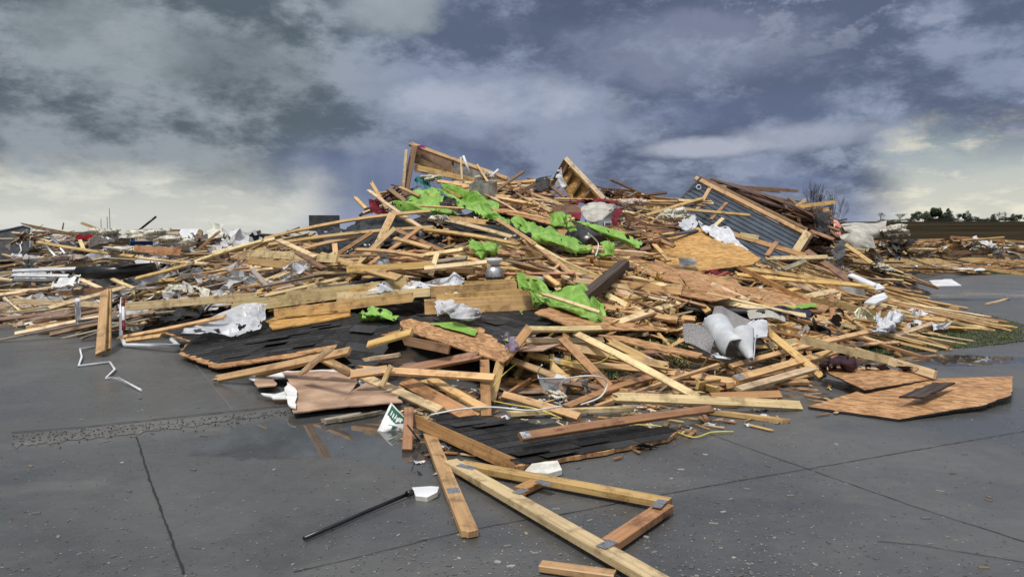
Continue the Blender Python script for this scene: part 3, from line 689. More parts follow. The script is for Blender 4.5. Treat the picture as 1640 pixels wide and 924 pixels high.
def panel(name, anchors, outline, label, cat='panel', th=.014, mats=('osb_brown', 'osb_brown'), jag=.006, group=None, warp=0.0):
    pl = anchors if isinstance(anchors, Plane) else Plane(*anchors); P = rough_outline([pl.hit(u, v) for u, v in outline], jag)
    mb = MB(); slab_into(mb, pl, P, th, 0, (0, 1), warp=warp); c = sum(P, Vector())/len(P)
    org = Vector((c.x, c.y, min(p.z for p in P)-th)); ob = mb.build(name, [M[mats[0]], M[mats[1]]], origin=org); tag(ob, label, cat, group); ob['_'] = 0; del ob['_']
    return ob, pl, P
def shingles(pl, P, row, parent, expo=.14, tab=.30, cover=None, tone=1.0, name='shingles', drop=.03):
    ra, rb = pl.uv(pl.hit(*row[0])), pl.uv(pl.hit(*row[1])); ang = math.atan2(rb[1]-ra[1], rb[0]-ra[0])
    ca_, sa = math.cos(ang), math.sin(ang); yd = pl.x*(-sa)+pl.y*ca_
    if yd.y < 0: ca_, sa = -ca_, -sa
    U = [pl.uv(p) for p in (cover or P)]
    rot = [(x*ca_+y*sa, -x*sa+y*ca_) for x, y in U]; mnx, mxx = min(r[0] for r in rot), max(r[0] for r in rot); mny, mxy = min(r[1] for r in rot), max(r[1] for r in rot)
    mb = MB(); j = 0; y = mny
    while y < mxy+expo:
        x = mnx-rnd.random()*tab
        while x < mxx+tab:
            tw = tab*rnd.uniform(.9, 1.05)*.98; cx, cy = x+tw/2, y+expo/2
            subs = [(x+tw*k/3, x+tw*(k+1)/3) for k in range(3)]
            ins = [s_ for s_ in subs if inpoly((s_[0]+s_[1])/2, cy-expo*.2, rot)]
            if ins and rnd.random() > drop:
                xa, xb = ins[0][0], ins[-1][1]; lift = .002+(rnd.random() < .12)*rnd.uniform(.006, .035); jy = rnd.gauss(0, .005); tone_ = tone*rnd.choice((.6, .8, 1, 1.2, 1.7)); cl = (.027*tone_, .027*tone_, .028*tone_)
                q = []
                for (xx, yy_, h) in ((xa, y+jy, lift+.006), (xb-.006, y+jy+rnd.gauss(0, .004), lift+.006), (xb-.006, y+expo*1.25, .004), (xa, y+expo*1.25, .004)):
                    for hh in (h, h-.003 if h > .006 else .0005):
                        q.append(pl.at(xx*ca_-yy_*sa, xx*sa+yy_*ca_, hh))
                k = len(mb.v); mb.v += [tuple(v_) for v_ in q]
                mb.face((k, k+2, k+4, k+6), None, cl); mb.face((k+1, k+3, k+2, k), None, (cl[0]*.7,)*3); mb.face((k, k+6, k+7, k+1), None, cl); mb.face((k+2, k+3, k+5, k+4), None, cl)
            x += tw
        y += expo; j += 1
    o = mb.build(name, M['shingle'], origin=parent.location); o.parent = parent; o.location = (0, 0, 0); return o
def cr_(p0, p1, p2, p3, t): return .5*((2*p1)+(p2-p0)*t+(2*p0-5*p1+4*p2-p3)*t*t+(3*p1-p0-3*p2+p3)*t*t*t)
def tri(x): x = x-math.floor(x); return 1-abs(2*x-1)
def cloth(name, grid, material, label, cat='fabric sheet', amp=.04, wl=.28, th=.003, group=None, ragged=.05, seed=None, ridge=1.0, parent=None, res=.018, aniso=None):
    ctrl = [[PT(t) for t in row] for row in grid]; nr, nc = len(ctrl), len(ctrl[0]); sd_ = Vector((rnd.random()*50, rnd.random()*50, rnd.random()*50))
    def cp_(i, j): return ctrl[max(0, min(nr-1, i))][max(0, min(nc-1, j))]
    def ev(s, t):
        i = min(nr-2, int(s)); j = min(nc-2, int(t)); s -= i; t -= j
        rows = [cr_(cp_(i+k, j-1), cp_(i+k, j), cp_(i+k, j+1), cp_(i+k, j+2), t) for k in (-1, 0, 1, 2)]
        return cr_(*rows, s)
    wid = sum((ctrl[nr//2][j+1]-ctrl[nr//2][j]).length for j in range(nc-1)); hei = sum((ctrl[i+1][nc//2]-ctrl[i][nc//2]).length for i in range(nr-1))
    nu = max(8, min(110, int(wid/res))); nv = max(6, min(80, int(hei/res))); pts = []
    for a in range(nv+1):
        for b_ in range(nu+1):
            fs, ft = a/nv, b_/nu
            e_ = ragged
            if e_:
                q = Vector((a*.35, b_*.35, 0))+sd_
                if a in (0, nv): fs += (noise.noise(q)*.5-.25*abs(noise.noise(q*2.1)))*e_*(1 if a == nv else -1)
                if b_ in (0, nu): ft += (noise.noise(q)*.5-.25*abs(noise.noise(q*2.1)))*e_*(1 if b_ == nu else -1)
                fs = max(0, min(1, fs)); ft = max(0, min(1, ft))
            pts.append(ev(min(fs*(nr-1), nr-1-1e-6), min(ft*(nc-1), nc-1-1e-6)))
    def P_(a, b_): return pts[max(0, min(nv, a))*(nu+1)+max(0, min(nu, b_))]
    mb = MB(); folds = []; th0 = rnd.random()*3.14; area = wid*hei; nf = int(min(100, max(12, 5.5*area/(wl*wl))))
    if material.startswith('carpet'): nf = max(3, nf//4)
    for k in range(nf):
        big = k < nf*.4; an = th0+rnd.gauss(0, .5 if big else 1.4); w_ = wl*(rnd.uniform(.25, .6) if big else rnd.uniform(.08, .25)); l_ = w_*rnd.uniform(2.5, 7)
        folds.append((rnd.random()*wid, rnd.random()*hei, math.cos(an), math.sin(an), w_, l_, (1 if k % 2 else -1)*min(amp*1.3, w_*.7)*rnd.uniform(.5, 1.1)*ridge))
    for a in range(nv+1):
        for b_ in range(nu+1):
            p = P_(a, b_); n = (P_(a, b_+1)-P_(a, b_-1)).cross(P_(a+1, b_)-P_(a-1, b_)); n = n.normalized() if n.length > 1e-9 else Vector((0, 0, 1))
            if n.dot(CAM-p) < 0: n = -n
            px, py = b_/nu*wid, a/nv*hei; h_ = 0.0
            for (cx, cy, dx, dy, w_, l_, A_) in folds:
                s_ = abs((px-cx)*-dy+(py-cy)*dx)
                if s_ < w_:
                    l2 = abs((px-cx)*dx+(py-cy)*dy)
                    if l2 < l_: h_ += A_*(1-s_/w_)*(1-l2/l_)
            h_ = amp*3*math.tanh(h_/(amp*3)) if amp > 0 else 0
            mb.v.append(tuple(p+n*(h_+amp*.25*noise.noise(p/wl*.7+sd_))))
    for a in range(nv):
        for b_ in range(nu):
            eb = min(a, nv-1-a, b_, nu-1-b_); hn_ = noise.noise(Vector((a*.16, b_*.16, 0))+sd_)+.35*noise.noise(Vector((a*.5, b_*.5, 4))+sd_)
            if ragged > .04 and hn_ > .12+eb*.045: continue
            k = a*(nu+1)+b_; mb.face((k, k+1, k+nu+2, k+nu+1), [(b_*.03, a*.03)]*4, smooth=material.startswith('carpet'))
    org = sum((Vector(v_) for v_ in mb.v), Vector())/len(mb.v); org.z = min(v_[2] for v_ in mb.v)
    ob = mb.build(name, M[material], origin=org)
    if th: md = ob.modifiers.new('thickness', 'SOLIDIFY'); md.thickness = th
    if parent is not None: ob.parent = parent; ob.location = org-parent.location; return ob
    return tag(ob, label, cat, group)
def rod(name, pts, rad, material, label, cat, group=None, k=8, sub=0):
    P = [PT(p) for p in pts]
    if sub:
        Q = []
        for i in range(len(P)-1):
            a = P[max(0, i-1)]; d = P[min(len(P)-1, i+2)]
            for j in range(sub): Q.append(cr_(a, P[i], P[i+1], d, j/sub))
        P = Q+[P[-1]]
    mb = MB(); mb.tube(P, rad, k); org = sum(P, Vector())/len(P); org.z = min(p.z for p in P)
    return tag(mb.build(name, M[material], origin=org), label, cat, group)
def crumple_into(mb, c, n, size, col=(1, 1, 1), mi=0, k=4):
    """small torn sheet"""
    t = n.orthogonal().normalized(); s = n.cross(t); a = rnd.random()*6.28; t, s = t*math.cos(a)+s*math.sin(a), s*math.cos(a)-t*math.sin(a); asp = rnd.uniform(.4, 1)
    b0 = len(mb.v)
    for i in range(k+1):
        for j in range(k+1):
            mb.v.append(tuple(c+t*size*((j/k-.5)+rnd.gauss(0, .05))+s*size*asp*((i/k-.5)+rnd.gauss(0, .06))+n*size*rnd.gauss(0, .07)))
    for i in range(k):
        for j in range(k):
            if rnd.random() < .06: continue
            q = b0+i*(k+1)+j; mb.face((q, q+1, q+k+2, q+k+1), [(0, 0)]*4, col, mi)
def fluffball(name, at, size, material, label, cat='insulation', group=None, flat=.38):
    p = PT(at); import bmesh
    bm = bmesh.new(); bmesh.ops.create_icosphere(bm, subdivisions=4, radius=1)
    sd_ = Vector((rnd.random()*40, rnd.random()*40, 0))
    for v_ in bm.verts:
        c = v_.co.copy(); f = 1+.9*noise.noise(c*1.5+sd_)+.34*abs(noise.noise(c*4+sd_))+.2*noise.noise(c*9+sd_)+.1*noise.noise(c*19+sd_); v_.co = Vector((c.x*size*f*1.5, c.y*size*f*.8, c.z*size*f*flat+size*flat*.5))
    bm.normal_update(); vs = [(v_.co.copy(), v_.normal.copy()) for v_ in bm.verts]
    for _ in range(260):
        co, no = rnd.choice(vs); dd = (no+Vector((rnd.gauss(0, .8), rnd.gauss(0, .8), rnd.gauss(0, .8)))).normalized(); l_ = size*rnd.uniform(.06, .18); sd2 = dd.orthogonal().normalized()*size*rnd.uniform(.03, .09); sg = Vector((0, 0, -l_*.3))
        a1, a2, a3, a4 = [bm.verts.new(x) for x in (co-sd2, co+sd2, co+dd*l_+sd2*.6+sg, co+dd*l_-sd2*.6+sg)]; bm.faces.new((a1, a2, a3, a4))
    me = bpy.data.meshes.new(name); bm.to_mesh(me); bm.free(); me.materials.append(M[material])
    for q in me.polygons: q.use_smooth = True
    ob = bpy.data.objects.new(name, me); sc.collection.objects.link(ob); ob.location = p; ob.rotation_euler = (0, 0, rnd.random()*6); return tag(ob, label, cat, group)

def curl(name, a, b_, r0, r1, a0, a1, refdir, material, label, cat='carpet', th=.012, wob=.06):
    """sheet bent round an axis, radius r0 at a and r1 at b_, from angle a0 to a1"""
    p0, p1 = PT(a), PT(b_); ax = (p1-p0).normalized(); x = (refdir-ax*refdir.dot(ax)).normalized(); y = ax.cross(x); mb = MB(); nu, nv = 34, 18; sd_ = rnd.random()*30
    for i in range(nv+1):
        for j in range(nu+1):
            f = i/nv; g = j/nu; an = R(a0+(a1-a0)*g); r_ = (r0+(r1-r0)*f)*(1+wob*2*noise.noise(Vector((f*2+sd_, g*3, 0)))+.35*max(0, g-.7)*0)
            e_ = .06*noise.noise(Vector((g*6, sd_, 0)))*(1 if i in (0, nv) else 0); mb.v.append(tuple(p0.lerp(p1, f+e_)+(x*math.cos(an)+y*math.sin(an))*r_))
    for i in range(nv):
        for j in range(nu): k = i*(nu+1)+j; mb.face((k, k+1, k+nu+2, k+nu+1), [(j*.03, i*.03)]*4, smooth=True)
    org = (p0+p1)/2; org.z = min(v_[2] for v_ in mb.v); ob = mb.build(name, M[material], origin=org); md = ob.modifiers.new('thickness', 'SOLIDIFY'); md.thickness = th; return tag(ob, label, cat)
# ================================================================== the wreckage, piece by piece
# ---- roof truss lying in front
e = empty('roof_truss', G(880, 800), 'small triangular roof truss of pale boards lying flat in front of the heap', 'truss')
up = Vector((0, 0, 1))
def truss_member(name, a, b_, z, w=.089, t=.038, tn='gold', brk=(0, 0)):
    mb = MB(); pa, pb = G(*a, z), G(*b_, z); r_ = board_into(mb, pa, pb, up, w, t, tint(tn), brk); return mb.build(name, M['wood'], e), pa, pb
truss_member('chord', (722,741), (1062,936), .06, .10, .045, 'pale'); truss_member('chord', (738,744), (1072,806), .05, .10, .045, 'gold')
truss_member('web', (1066,812), (976,872), .045, .10, .045, 'orange'); truss_member('web', (866,770), (832,786), .04, .09, .04, 'orange')
for (a, b_, z) in (((734,744),(760,750),.085), ((860,770),(880,776),.078), ((826,789),(842,783),.088), ((1050,812),(1062,800),.082), ((962,876),(982,866),.088)):
    pm = MB(); pa, pb = G(*a, z), G(*b_, z); ax = (pb-pa).normalized(); plate_into(pm, (pa+pb)/2, ax, ax.cross(up), up, .06, (pb-pa).length); pm.build('nail_plate', M['steel'], e)
# ---- nearest loose boards
board((688,697,.06), (752,853,.03), '6', 'gold', 't', 'single thick orange board pointing at the viewer, left of the flat truss', plates=(.68,), cat='board', bow=0, brk=(0, .05))
board((866,906,.03), (985,922,.03), '4', 'gold', 'f', 'board end cut by the bottom edge, left of the long truss chord')
board((655,655,.22), (652,722,.02), '4', 'orange', 'e', 'short upright board standing beside the white and green sack', bow=0)
board((662,672,.14), (816,742,.06), '6', 'orange', 'e', 'wide muddy plank on edge along the left side of the front shingle sheet', bow=0)
board((745,853+2,.0), (750,856,.0), '1', 'gold', 'f', 'tiny wood chip at the end of the thick orange board')
board((833,700,.16), (1140,655,.12), '4', 'orange', 't', 'long board lying across the front shingle sheet, its end nearest left', plates=(.02,), bow=.01)
board((836,705,.05), (900,697,.05), '4', 'gold', 'e', 'short board stub under the near end of the long one on the shingles', bow=0)
board((928,692,.05), (1010,681,.05), '4', 'gold', 'e', 'second stub under the long board on the shingles, further right', bow=0)
board((996,637,.20), (1282,650,.04), '6', 'pale', 't', 'long pale plank lying flat on the wet pavement right of the shingle sheet', bow=.01, brk=(.10, 0))
board((1128,658,.03), (1254,674,.02), '4', 'gold', 'f', 'splintered board on the pavement just below the long pale plank', brk=(.05,.09))
board((1140,636,.05), (1250,632,.05), '6', 'orange', 't', 'short brown plank end poking right above the long pale plank')
board((922,534,.45), (1118,637,.14), '4', 'pale', 't', 'very long pale stud sloping down right at the front of the heap middle', bow=.02)
board((906,652,.03), (1064,600,.14), '4', 'orange', 't', 'board rising right from the puddle, a green mark on it', bow=.04)
board((825,662,.05), (985,655,.07), '4', 'pale', 'f', 'thin split board lying over the wires left of the puddle', brk=(.1,.25))
board((806,632,.12), (928,668,.06), '4', 'gold', 't', 'board sloping right behind the yellow and white wires', bow=.01)
board((1070,596,.08), (1180,612,.08), '4', 'gold', 't', 'board with dark smears lying low below the pale carpet rolls')
board((1112,614,.04), (1134,618,.04), '8', 'gold', 'f', 'small square block of wood on the mud below the carpet rolls', bow=0)
board((1140,624,.04), (1240,605,.07), '4', 'orange', 't', 'orange board lowest left of the three below the carpet rolls')
board((1178,607,.14), (1340,562,.20), '6', 'gold', 't', 'board with a steel plate at its left end, below the carpet rolls', plates=(.03,), bow=0)
board((1182,624,.09), (1303,590,.13), '6', 'pale', 't', 'doubled pale studs lying under the one with the steel end plate', bow=0)
board((1188,630,.03), (1300,600,.03), '4', 'gold', 't', 'lower stud of the doubled pair right below the carpet rolls', bow=0)
board((1170,587,.12), (1388,532,.30), '4', 'gold', 't', 'long board rising right from the tip of the pale carpet roll', bow=.02)
board((1225,528,.35), (1318,604,.06), '6', 'gold', 't', 'board crossing under two others, running down to the brown panel on the right')
board((1288,545,.4), (1430,578,.2), '6', 'pale', 'e', 'thin edge of a long plank running towards the plum spotted cloth', bow=0)
board((1370,562,.22), (1498,600,.16), '6', 'pale', 'e', 'long plank on edge behind the plum spotted cloth', bow=0)
board((1380,590,.10), (1492,600,.09), '4', 'pale', 'f', 'thin board lying on the brown panel beside the plum cloth')
board((1428,540,.10), (1543,505,.12), '6', 'pale', 't', 'stout pale board lying over the grass at the right end of the heap', bow=0)
board((1346,500,.35), (1392,532,.08), '6', 'gold', 't', 'board leaning down onto the grass left of the white cloth')
board((1350,448,.30), (1440,488,.12), '4', 'brown', 't', 'board sloping right to the road beside the white siding pieces')
board((1300,480,.3), (1482,516,.05), '4', 'gold', 'e', 'long low board behind the torn white cloth on the right')
board((1352,478,.33), (1480,495,.06), '4', 'gold', 't', 'upper board of the pair ending near the road at the right')
board((1460,500,.05), (1560,527,.03), '3', 'gold', 'f', 'thin batten reaching out over the grass furthest right')
board((1440,482,.06), (1452,502,.05), '4', 'orange', 't', 'short stub standing out at the right end of the heap')
board((1580,487,.03), (1615,478,.03), '4', 'pale', 'f', 'short board alone on the road at the right edge', bow=0)
# ---- boards in front under the shingle sheets
board((578,602,.03), (706,658,.05), '6', 'pale', 't', 'board slanting down right across the torn brown gypsum sheets', bow=0)
board((582,592,.28), (792,605,.30), '4', 'gold', 't', 'long level board in the lower front, right end against the upright post', bow=0)
board((626,586,.36), (612,617,.16), '3', 'pale', 't', 'short leaning stick crossing the left end of the level board')
board((648,610,.14), (762,672,.04), '8', 'orange', 't', 'very wide orange plank sloping down right under the level board', bow=0)
board((690,607,.18), (775,655,.10), '6', 'gold', 't', 'golden plank beside the very wide orange one', bow=0)
board((776,578,7.55), (779,668,7.0), '6', 'orange', 'e', 'upright post below the corner of the middle shingle sheet', bow=0)
board((802,578,7.7), (786,640,7.3), '6', 'gold', 'e', 'tilted post behind the upright one under the middle shingle sheet', bow=0)
board((640,594,.25), (762,570,.45), '6', 'orange', 't', 'brown plank rising right in the dark gap under the middle shingles', bow=0)
board((484,598,.2), (528,560,.55), '6', 'pale', 't', 'short pale board leaning right over the front of the big black shingle sheet', bow=0)
board((352,606,.05), (560,562,.40), '6', 'gold', 't', 'long splintered board below the front edge of the big black shingle sheet', brk=(.12,0), bow=0)
board((410,600,.08), (500,575,.25), '6', 'gold', 'e', 'board lying behind the long splintered one under the shingles', bow=0)
board((515,573,.25), (562,598,.1), '6', 'gold', 't', 'board end poking out right above the torn gypsum sheets', bow=0)
board((590,552,.6), (660,532,.75), '4', 'gold', 't', 'board end in the gap between the two big shingle sheets')
board((562,600,.25), (620,592,.3), '6', 'orange', 't', 'short brown board behind the leaning stick')
board((596,574,.35), (640,568,.4), '4', 'pale', 'f', 'thin pale board below the hanging shingle flap')
board((646,545,.55), (720,560,.5), '6', 'brown', 'e', 'dark brown plank deep in the gap under the middle shingle sheet')
board((848,525,.6), (812,572,.35), '6', 'orange', 't', 'orange stud sloping down left beside the mauve cloth', bow=0)
board((846,527,.55), (962,526,.50), '4', 'pale', 't', 'level pale board at the lower edge of the green sheeting', bow=0)
board((842,546,.40), (966,545,.35), '4', 'pale', 't', 'level pale board just below its twin under the green sheeting', bow=0)
board((900,542,.45), (976,620,.12), '6', 'orange', 't', 'orange stud sloping down right from behind the level boards', bow=0)
board((978,548,.4), (1068,593,.16), '6', 'gold', 't', 'stout stud with a nail plate sloping right above the puddle', plates=(.72,), bow=0)
board((845,566,.3), (935,590,.18), '4', 'gold', 't', 'stud sloping down to the foil above the clear tub', plates=(.5,))
board((820,577,.26), (902,608,.14), '4', 'gold', 't', 'stud in front of the clear tub with a steel plate on its right end', plates=(.95,), bow=0)
board((908,582,.16), (1038,592,.16), '4', 'gold', 't', 'long board level with the white wire loop', brk=(.0,.35))
board((884,588,.24), (922,622,.06), '6', 'gold', 't', 'short board ending right above the silver foil', bow=0)
board((920,558,.35), (1060,585,.25), '6', 'gold', 't', 'board passing behind the very long pale stud')
board((884,568,.3), (884,596,.16), '3', 'gold', 'e', 'short upright stick crossing behind the clear tub', bow=0)
# ---- left side long boards
board((195,492,12.1), (420,474,11.9), '8', 'pale', 'e', 'long thick beam at the left, its left end beside the red and white pipe', bow=0)
board((420,474,11.9), (560,455,12.0), '6', 'pale', 'e', 'continuation beam meeting the long thick beam left of the middle', bow=0)
board((20,482,13.6), (178,489,12.9), '6', 'pale', 'e', 'pale plank at the left picture edge', bow=0)
board((78,494,12.1), (200,460,13.2), '4', 'pale', 't', 'pale board slanting up right behind the stapled upright plank', bow=0)
board((168,466,11.9), (161,566,11.1), '8', 'gold', Vector((.05,-.9,.45)), 'plank full of bent staples standing on the pavement at the left', bow=0)
board((172,466,11.98), (170,562,11.22), '8', 'gold', Vector((.05,-.9,.45)), 'second plank just behind the stapled one at the left', bow=0)
sp_ = [x for x in bpy.data.objects if x.get('label', '').startswith('plank full of bent staples')][0]; mb = MB()
for row in range(7):
    for k in range(5):
        p = W(168-.8*row-7+k*3.2+rnd.uniform(-1, 1), 472+row*13.5+rnd.uniform(-2, 2), 11.86-row*.105); q_ = p+Vector((rnd.uniform(-.03, .03), -.03, rnd.uniform(-.05, .05))); mb.tube([p, q_], .004, 4)
o = mb.build('staple', M['ink'], origin=sp_.location); o.parent = sp_; o.location = (0, 0, 0); o['kind'] = 'stuff'
board((40,514,.04), (160,492,.14), '4', 'brown', 't', 'wet brown board lying lowest at the left edge of the heap', brk=(.08,0))
board((58,515,.08), (172,495,.16), '4', 'brown', 't', 'wet brown board beside the lowest one on the left', brk=(.08,0))
board((20,500,.10), (110,486,.2), '3', 'pale', 'f', 'thin batten at the far left above the wet brown boards', brk=(.2,.2))
board((192,541,.05), (360,507,.3), '4', 'gold', 't', 'board running from the white downspout up to the clear plastic', bow=0)
board((200,546,.04), (258,538,.08), '4', 'gold', 't', 'short board stub beside the white downspout', bow=0)
board((128,447,.5), (164,463,.4), '4', 'pale', 't', 'short joist left inside the broken floor frame on the left', bow=0)
board((180,447,.5), (215,462,.4), '4', 'pale', 't', 'short joist right inside the broken floor frame on the left', bow=0)
board((96,470,.45), (190,462,.45), '6', 'brown', 'e', 'brown joist at the back of the broken floor frame on the left', bow=0)
board((218,446,.55), (310,421,.7), '4', 'gold', 't', 'gold stud slanting up right beside the black tube', plates=(.95,), bow=0)
board((214,412,.75), (334,423,.6), '4', 'pale', 't', 'long level board just above the black tube at the left', bow=0)
board((60,388,.9), (214,411,.8), '4', 'gold', 't', 'long board sloping gently across the left heap below the white fluff', bow=0)
board((310,420,.6), (420,386,.8), '4', 'pale', 't', 'pale board continuing up right from the left heap to the middle', bow=0)
board((20,372,23), (150,374,22.5), '4', 'brown', 'e', 'brown board behind the aluminium ladder pieces at the far left', bow=0)
board((36,360,22.6), (118,376,22), '6', 'brown', 'e', 'weathered plank along the skyline at the far left', bow=0)
board((130,357,23), (170,372,23), '4', 'gold', 'e', 'thin board pointing up left on the skyline before the white fluff', bow=0)
board((102,357,24), (100,368,24), '1', 'brown', 'e', 'small curved stick standing on the far left skyline', bow=.02)
board((216,398,.9), (290,404,.8), '8', 'orange', 'e', 'wide orange plank beside the blue box on the left', bow=0)
board((128,385,.9), (134,400,.8), '4', 'pale', 'e', 'short upright stud piece before the white cloths on the left')
board((322,396,.8), (350,372,1.1), '4', 'gold', 't', 'short board leaning up right beside the torn white paper')
# ---- middle: the long crossing studs
board((424,382,15.2), (690,338,14.6), '4', 'gold', 't', 'longest upper stud rising right to the leaning post', bow=.1)
board((430,392,14.2), (695,364,13.8), '4', 'gold', 't', 'long stud below the longest upper one, ending at the white bracket', bow=.06)
board((390,396,14.9), (430,383,15.1), '4', 'gold', 't', 'left tail piece continuing the longest upper stud', bow=0)
board((340,405,14.8), (440,382,15.0), '4', 'pale', 't', 'pale stud reaching down left from the crossing of the long studs', bow=0)
board((632,340,14.2), (598,408,13.2), '6', 'gold', Vector((.3,-1,.35)), 'upper part of the leaning post under the green sheet', bow=0)
board((626,342,14.25), (594,410,13.3), '4', 'pale', Vector((.3,-1,.35)), 'stud nailed beside the leaning post under the green sheet', bow=0)
board((632,366,13.1), (582,410,12.7), '4', 'pale', Vector((.5,-1,.5)), 'pale stud leaning from the white bracket down left', bow=0)
board((622,376,12.6), (560,436,12.2), '4', 'gold', 't', 'stud leaning down left parallel to the strapped one', bow=0)
board((672,366,12.9), (555,450,11.9), '4', 'orange', 't', 'stud wound with nail strip slanting down left past the lamp globes', bow=0)
board((540,408,13.3), (596,372,13.9), '4', 'orange', 't', 'brown stud crossing behind the leaning pale stud', bow=0)
board((486,398,14.0), (570,380,14.0), '4', 'gold', 't', 'stud below the long one, crossing the black sheeting', bow=.02)
board((536,391,13.6), (538,412,13.2), '6', 'gold', 'e', 'short upright block between the crossing studs', bow=0)
board((400,406,.4), (540,415,.4), '8', 'pale', 'e', 'wide pale plank level below the crossing studs at the left', bow=0)
board((400,418,.3), (480,428,.3), '8', 'gold', 'e', 'wide plank just below the level one on the left', bow=0)
board((446,385,.55), (506,412,.4), '6', 'pale', 't', 'pale stud slanting right above the wide level plank', bow=0)
board((476,405,.6), (520,430,.45), '6', 'brown', 't', 'brown broken board crossing the end of the wide level plank')
board((404,432,.35), (430,462,.2), '4', 'grey', 't', 'grey stud slanting right at the left of the white paper')
board((590,305,16.6), (684,371,13.9), '4', 'pale', Vector((.3,-1,.5)), 'pale stud slanting right from the skyline past the green sheet', bow=0)
board((630,340,15.2), (700,378,13.6), '4', 'gold', 't', 'stud slanting right under the lower green edge', bow=0)
board((634,368,13.3), (732,413,12.5), '4', 'orange', 't', 'orange stud slanting down right from the white bracket', bow=0)
board((632,382,.5), (690,398,.4), '4', 'gold', 't', 'short stud behind the lamp globes')
board((680,368,.4), (832,392,.4), '4', 'gold', 't', 'long stud across the black shingles above the small green piece', bow=.03)
board((710,352,.35), (820,380,.35), '4', 'pale', 't', 'pale stud across the black shingles below the green sheet', bow=.02)
board((720,350,.35), (776,356,.35), '6', 'gold', 'e', 'short thick block above the black shingles', bow=0)
board((680,430,.3), (780,420,.35), '4', 'pale', 't', 'pale stud low in the middle, above the long white wrap')
board((570,400,.4), (680,412,.35), '4', 'gold', 't', 'level stud running under the lamp globes', bow=0)
board((700,406,.4), (690,440,.2), '4', 'pale', 't', 'short stud falling right past the lamp globes')
board((556,432,.3), (690,424,.3), '6', 'gold', 'e', 'gold plank level behind the long pale joists')
board((512,408,.35), (640,446,.25), '8', 'gold', 't', 'wide board slanting right into the joists below the black sheeting')
# ---- the floor section: joists, rim and plywood
for k, (a, b_, s_, tn_, lb) in enumerate((((380,492,11.4),(652,454,11.9),'i','pale','long engineered joist rising right, its top edge rough'),
    ((440,502,11.0),(660,476,11.3),'8','gold','second joist of the broken floor, left of the white bags'),
    ((540,476,11.5),(690,468,11.5),'8','pale','joist of the broken floor just under the long white wrap'),
    ((420,478,11.7),(560,462,11.9),'8','pale','joist lying left of the broken floor section'))):
    board(a, b_, s_, tn_, 'e', lb, bow=0)
e = empty('floor_frame', W(770,480,10.6), 'box of golden floor joists with a rim at its right end, behind the white bags', 'floor section')
for nm, a, b_, w_ in (('joist', (690,468,11.6), (828,461,11.5), .16), ('joist', (700,484,11.1), (852,474,11.0), .20), ('joist', (560,470,12.1), (826,456,12.1), .16), ('rim', (832,459,12.0), (866,486,10.75), .20), ('joist', (680,492,10.75), (862,484,10.7), .20)):
    mb = MB(); pa, pb = PT(a), PT(b_); board_into(mb, pa, pb, Vector((0, -1, .1)) if nm == 'joist' else Vector((1, .3, 0)), w_, .04, tint('gold' if nm == 'joist' else 'pale')); mb.build(nm, M['wood'], e)
pl = Plane((690,500,10.6), (860,494,10.6), (830,462,12.0)); P = [pl.hit(*q) for q in ((690,500),(864,494),(832,464),(700,470))]
mb = MB(); slab_into(mb, pl, P, .02, -.03); mb.build('subfloor', M['osb_bright'], e)
panel('plywood_sheet', ((445,520,10.6),(560,500,10.7),(460,505,11.2)), [(436,527),(500,517),(562,505),(560,494),(600,488),(600,480),(440,508),(425,514)], 'torn strip of plywood between the joists and the big shingle sheet', 'plywood', .02, ('osb_bright','osb_bright'), .012)
# ---- shingled roof sheets
def roof_sheet(anchors, outline, cover, ang, label, th=.016, jag=.012, top='osb_brown', tone=1.0, expo=.14, drop=.02, warp=0.0):
    pl = Plane(*anchors); P = rough_outline([pl.hit(*q) for q in outline], jag); c = sum(P, Vector())/len(P); org = Vector((c.x, c.y, min(p.z for p in P)-th))
    e = empty('roof_sheet', org, label, 'roof sheet'); mb = MB(); slab_into(mb, pl, P, th, 0, (0, 1), warp=warp); o = mb.build('decking', [M[top], M['osb_brown']], origin=org); o.parent = e; o.location = (0, 0, 0)
    C_ = [pl.hit(*q) for q in cover]; sh = shingles(pl, P, ang, e, cover=C_, tone=tone, expo=expo, drop=drop)
    mb = MB(); slab_into(mb, pl, rough_outline(C_, .012), .003, .004); u_ = mb.build('underlay', M['felt_and_shade'], origin=org); u_.parent = e; u_.location = (0, 0, 0)
    return e, pl
roof_sheet(((300,568,9.85),(470,570,8.95),(500,508,10.9)), [(258,531),(302,546),(286,567),(346,589),(470,571),(562,552),(640,532),(648,512),(560,503),(470,507),(400,512),(330,520)],
    [(262,530),(306,545),(292,563),(350,582),(470,564),(562,547),(640,528),(648,511),(560,502),(470,506),(330,519)], ((340,578),(545,549)), 'big black shingled roof sheet lying left of the middle at the front of the heap', drop=.05)
roof_sheet(((645,518,9.6),(805,577,7.65),(850,500,9.9)), [(640,514),(645,527),(806,580),(838,553),(868,525),(872,497),(780,496),(700,498)],
    [(652,508),(690,518),(770,524),(812,556),(836,552),(868,524),(872,497),(780,496),(700,498)], ((700,519),(812,556)), 'middle black shingled roof sheet with bare brown border, leaning on an upright post', expo=.13)
roof_sheet(((536,545,8.75),(606,545,8.65),(580,590,8.25)), [(532,542),(590,524),(622,556),(604,583),(578,592),(560,578)], [(532,542),(590,524),(622,556),(604,583),(578,592),(560,578)], ((560,578),(600,583)), 'small black shingle flap hanging down between the two big roof sheets', th=.006, top='felt_and_shade')
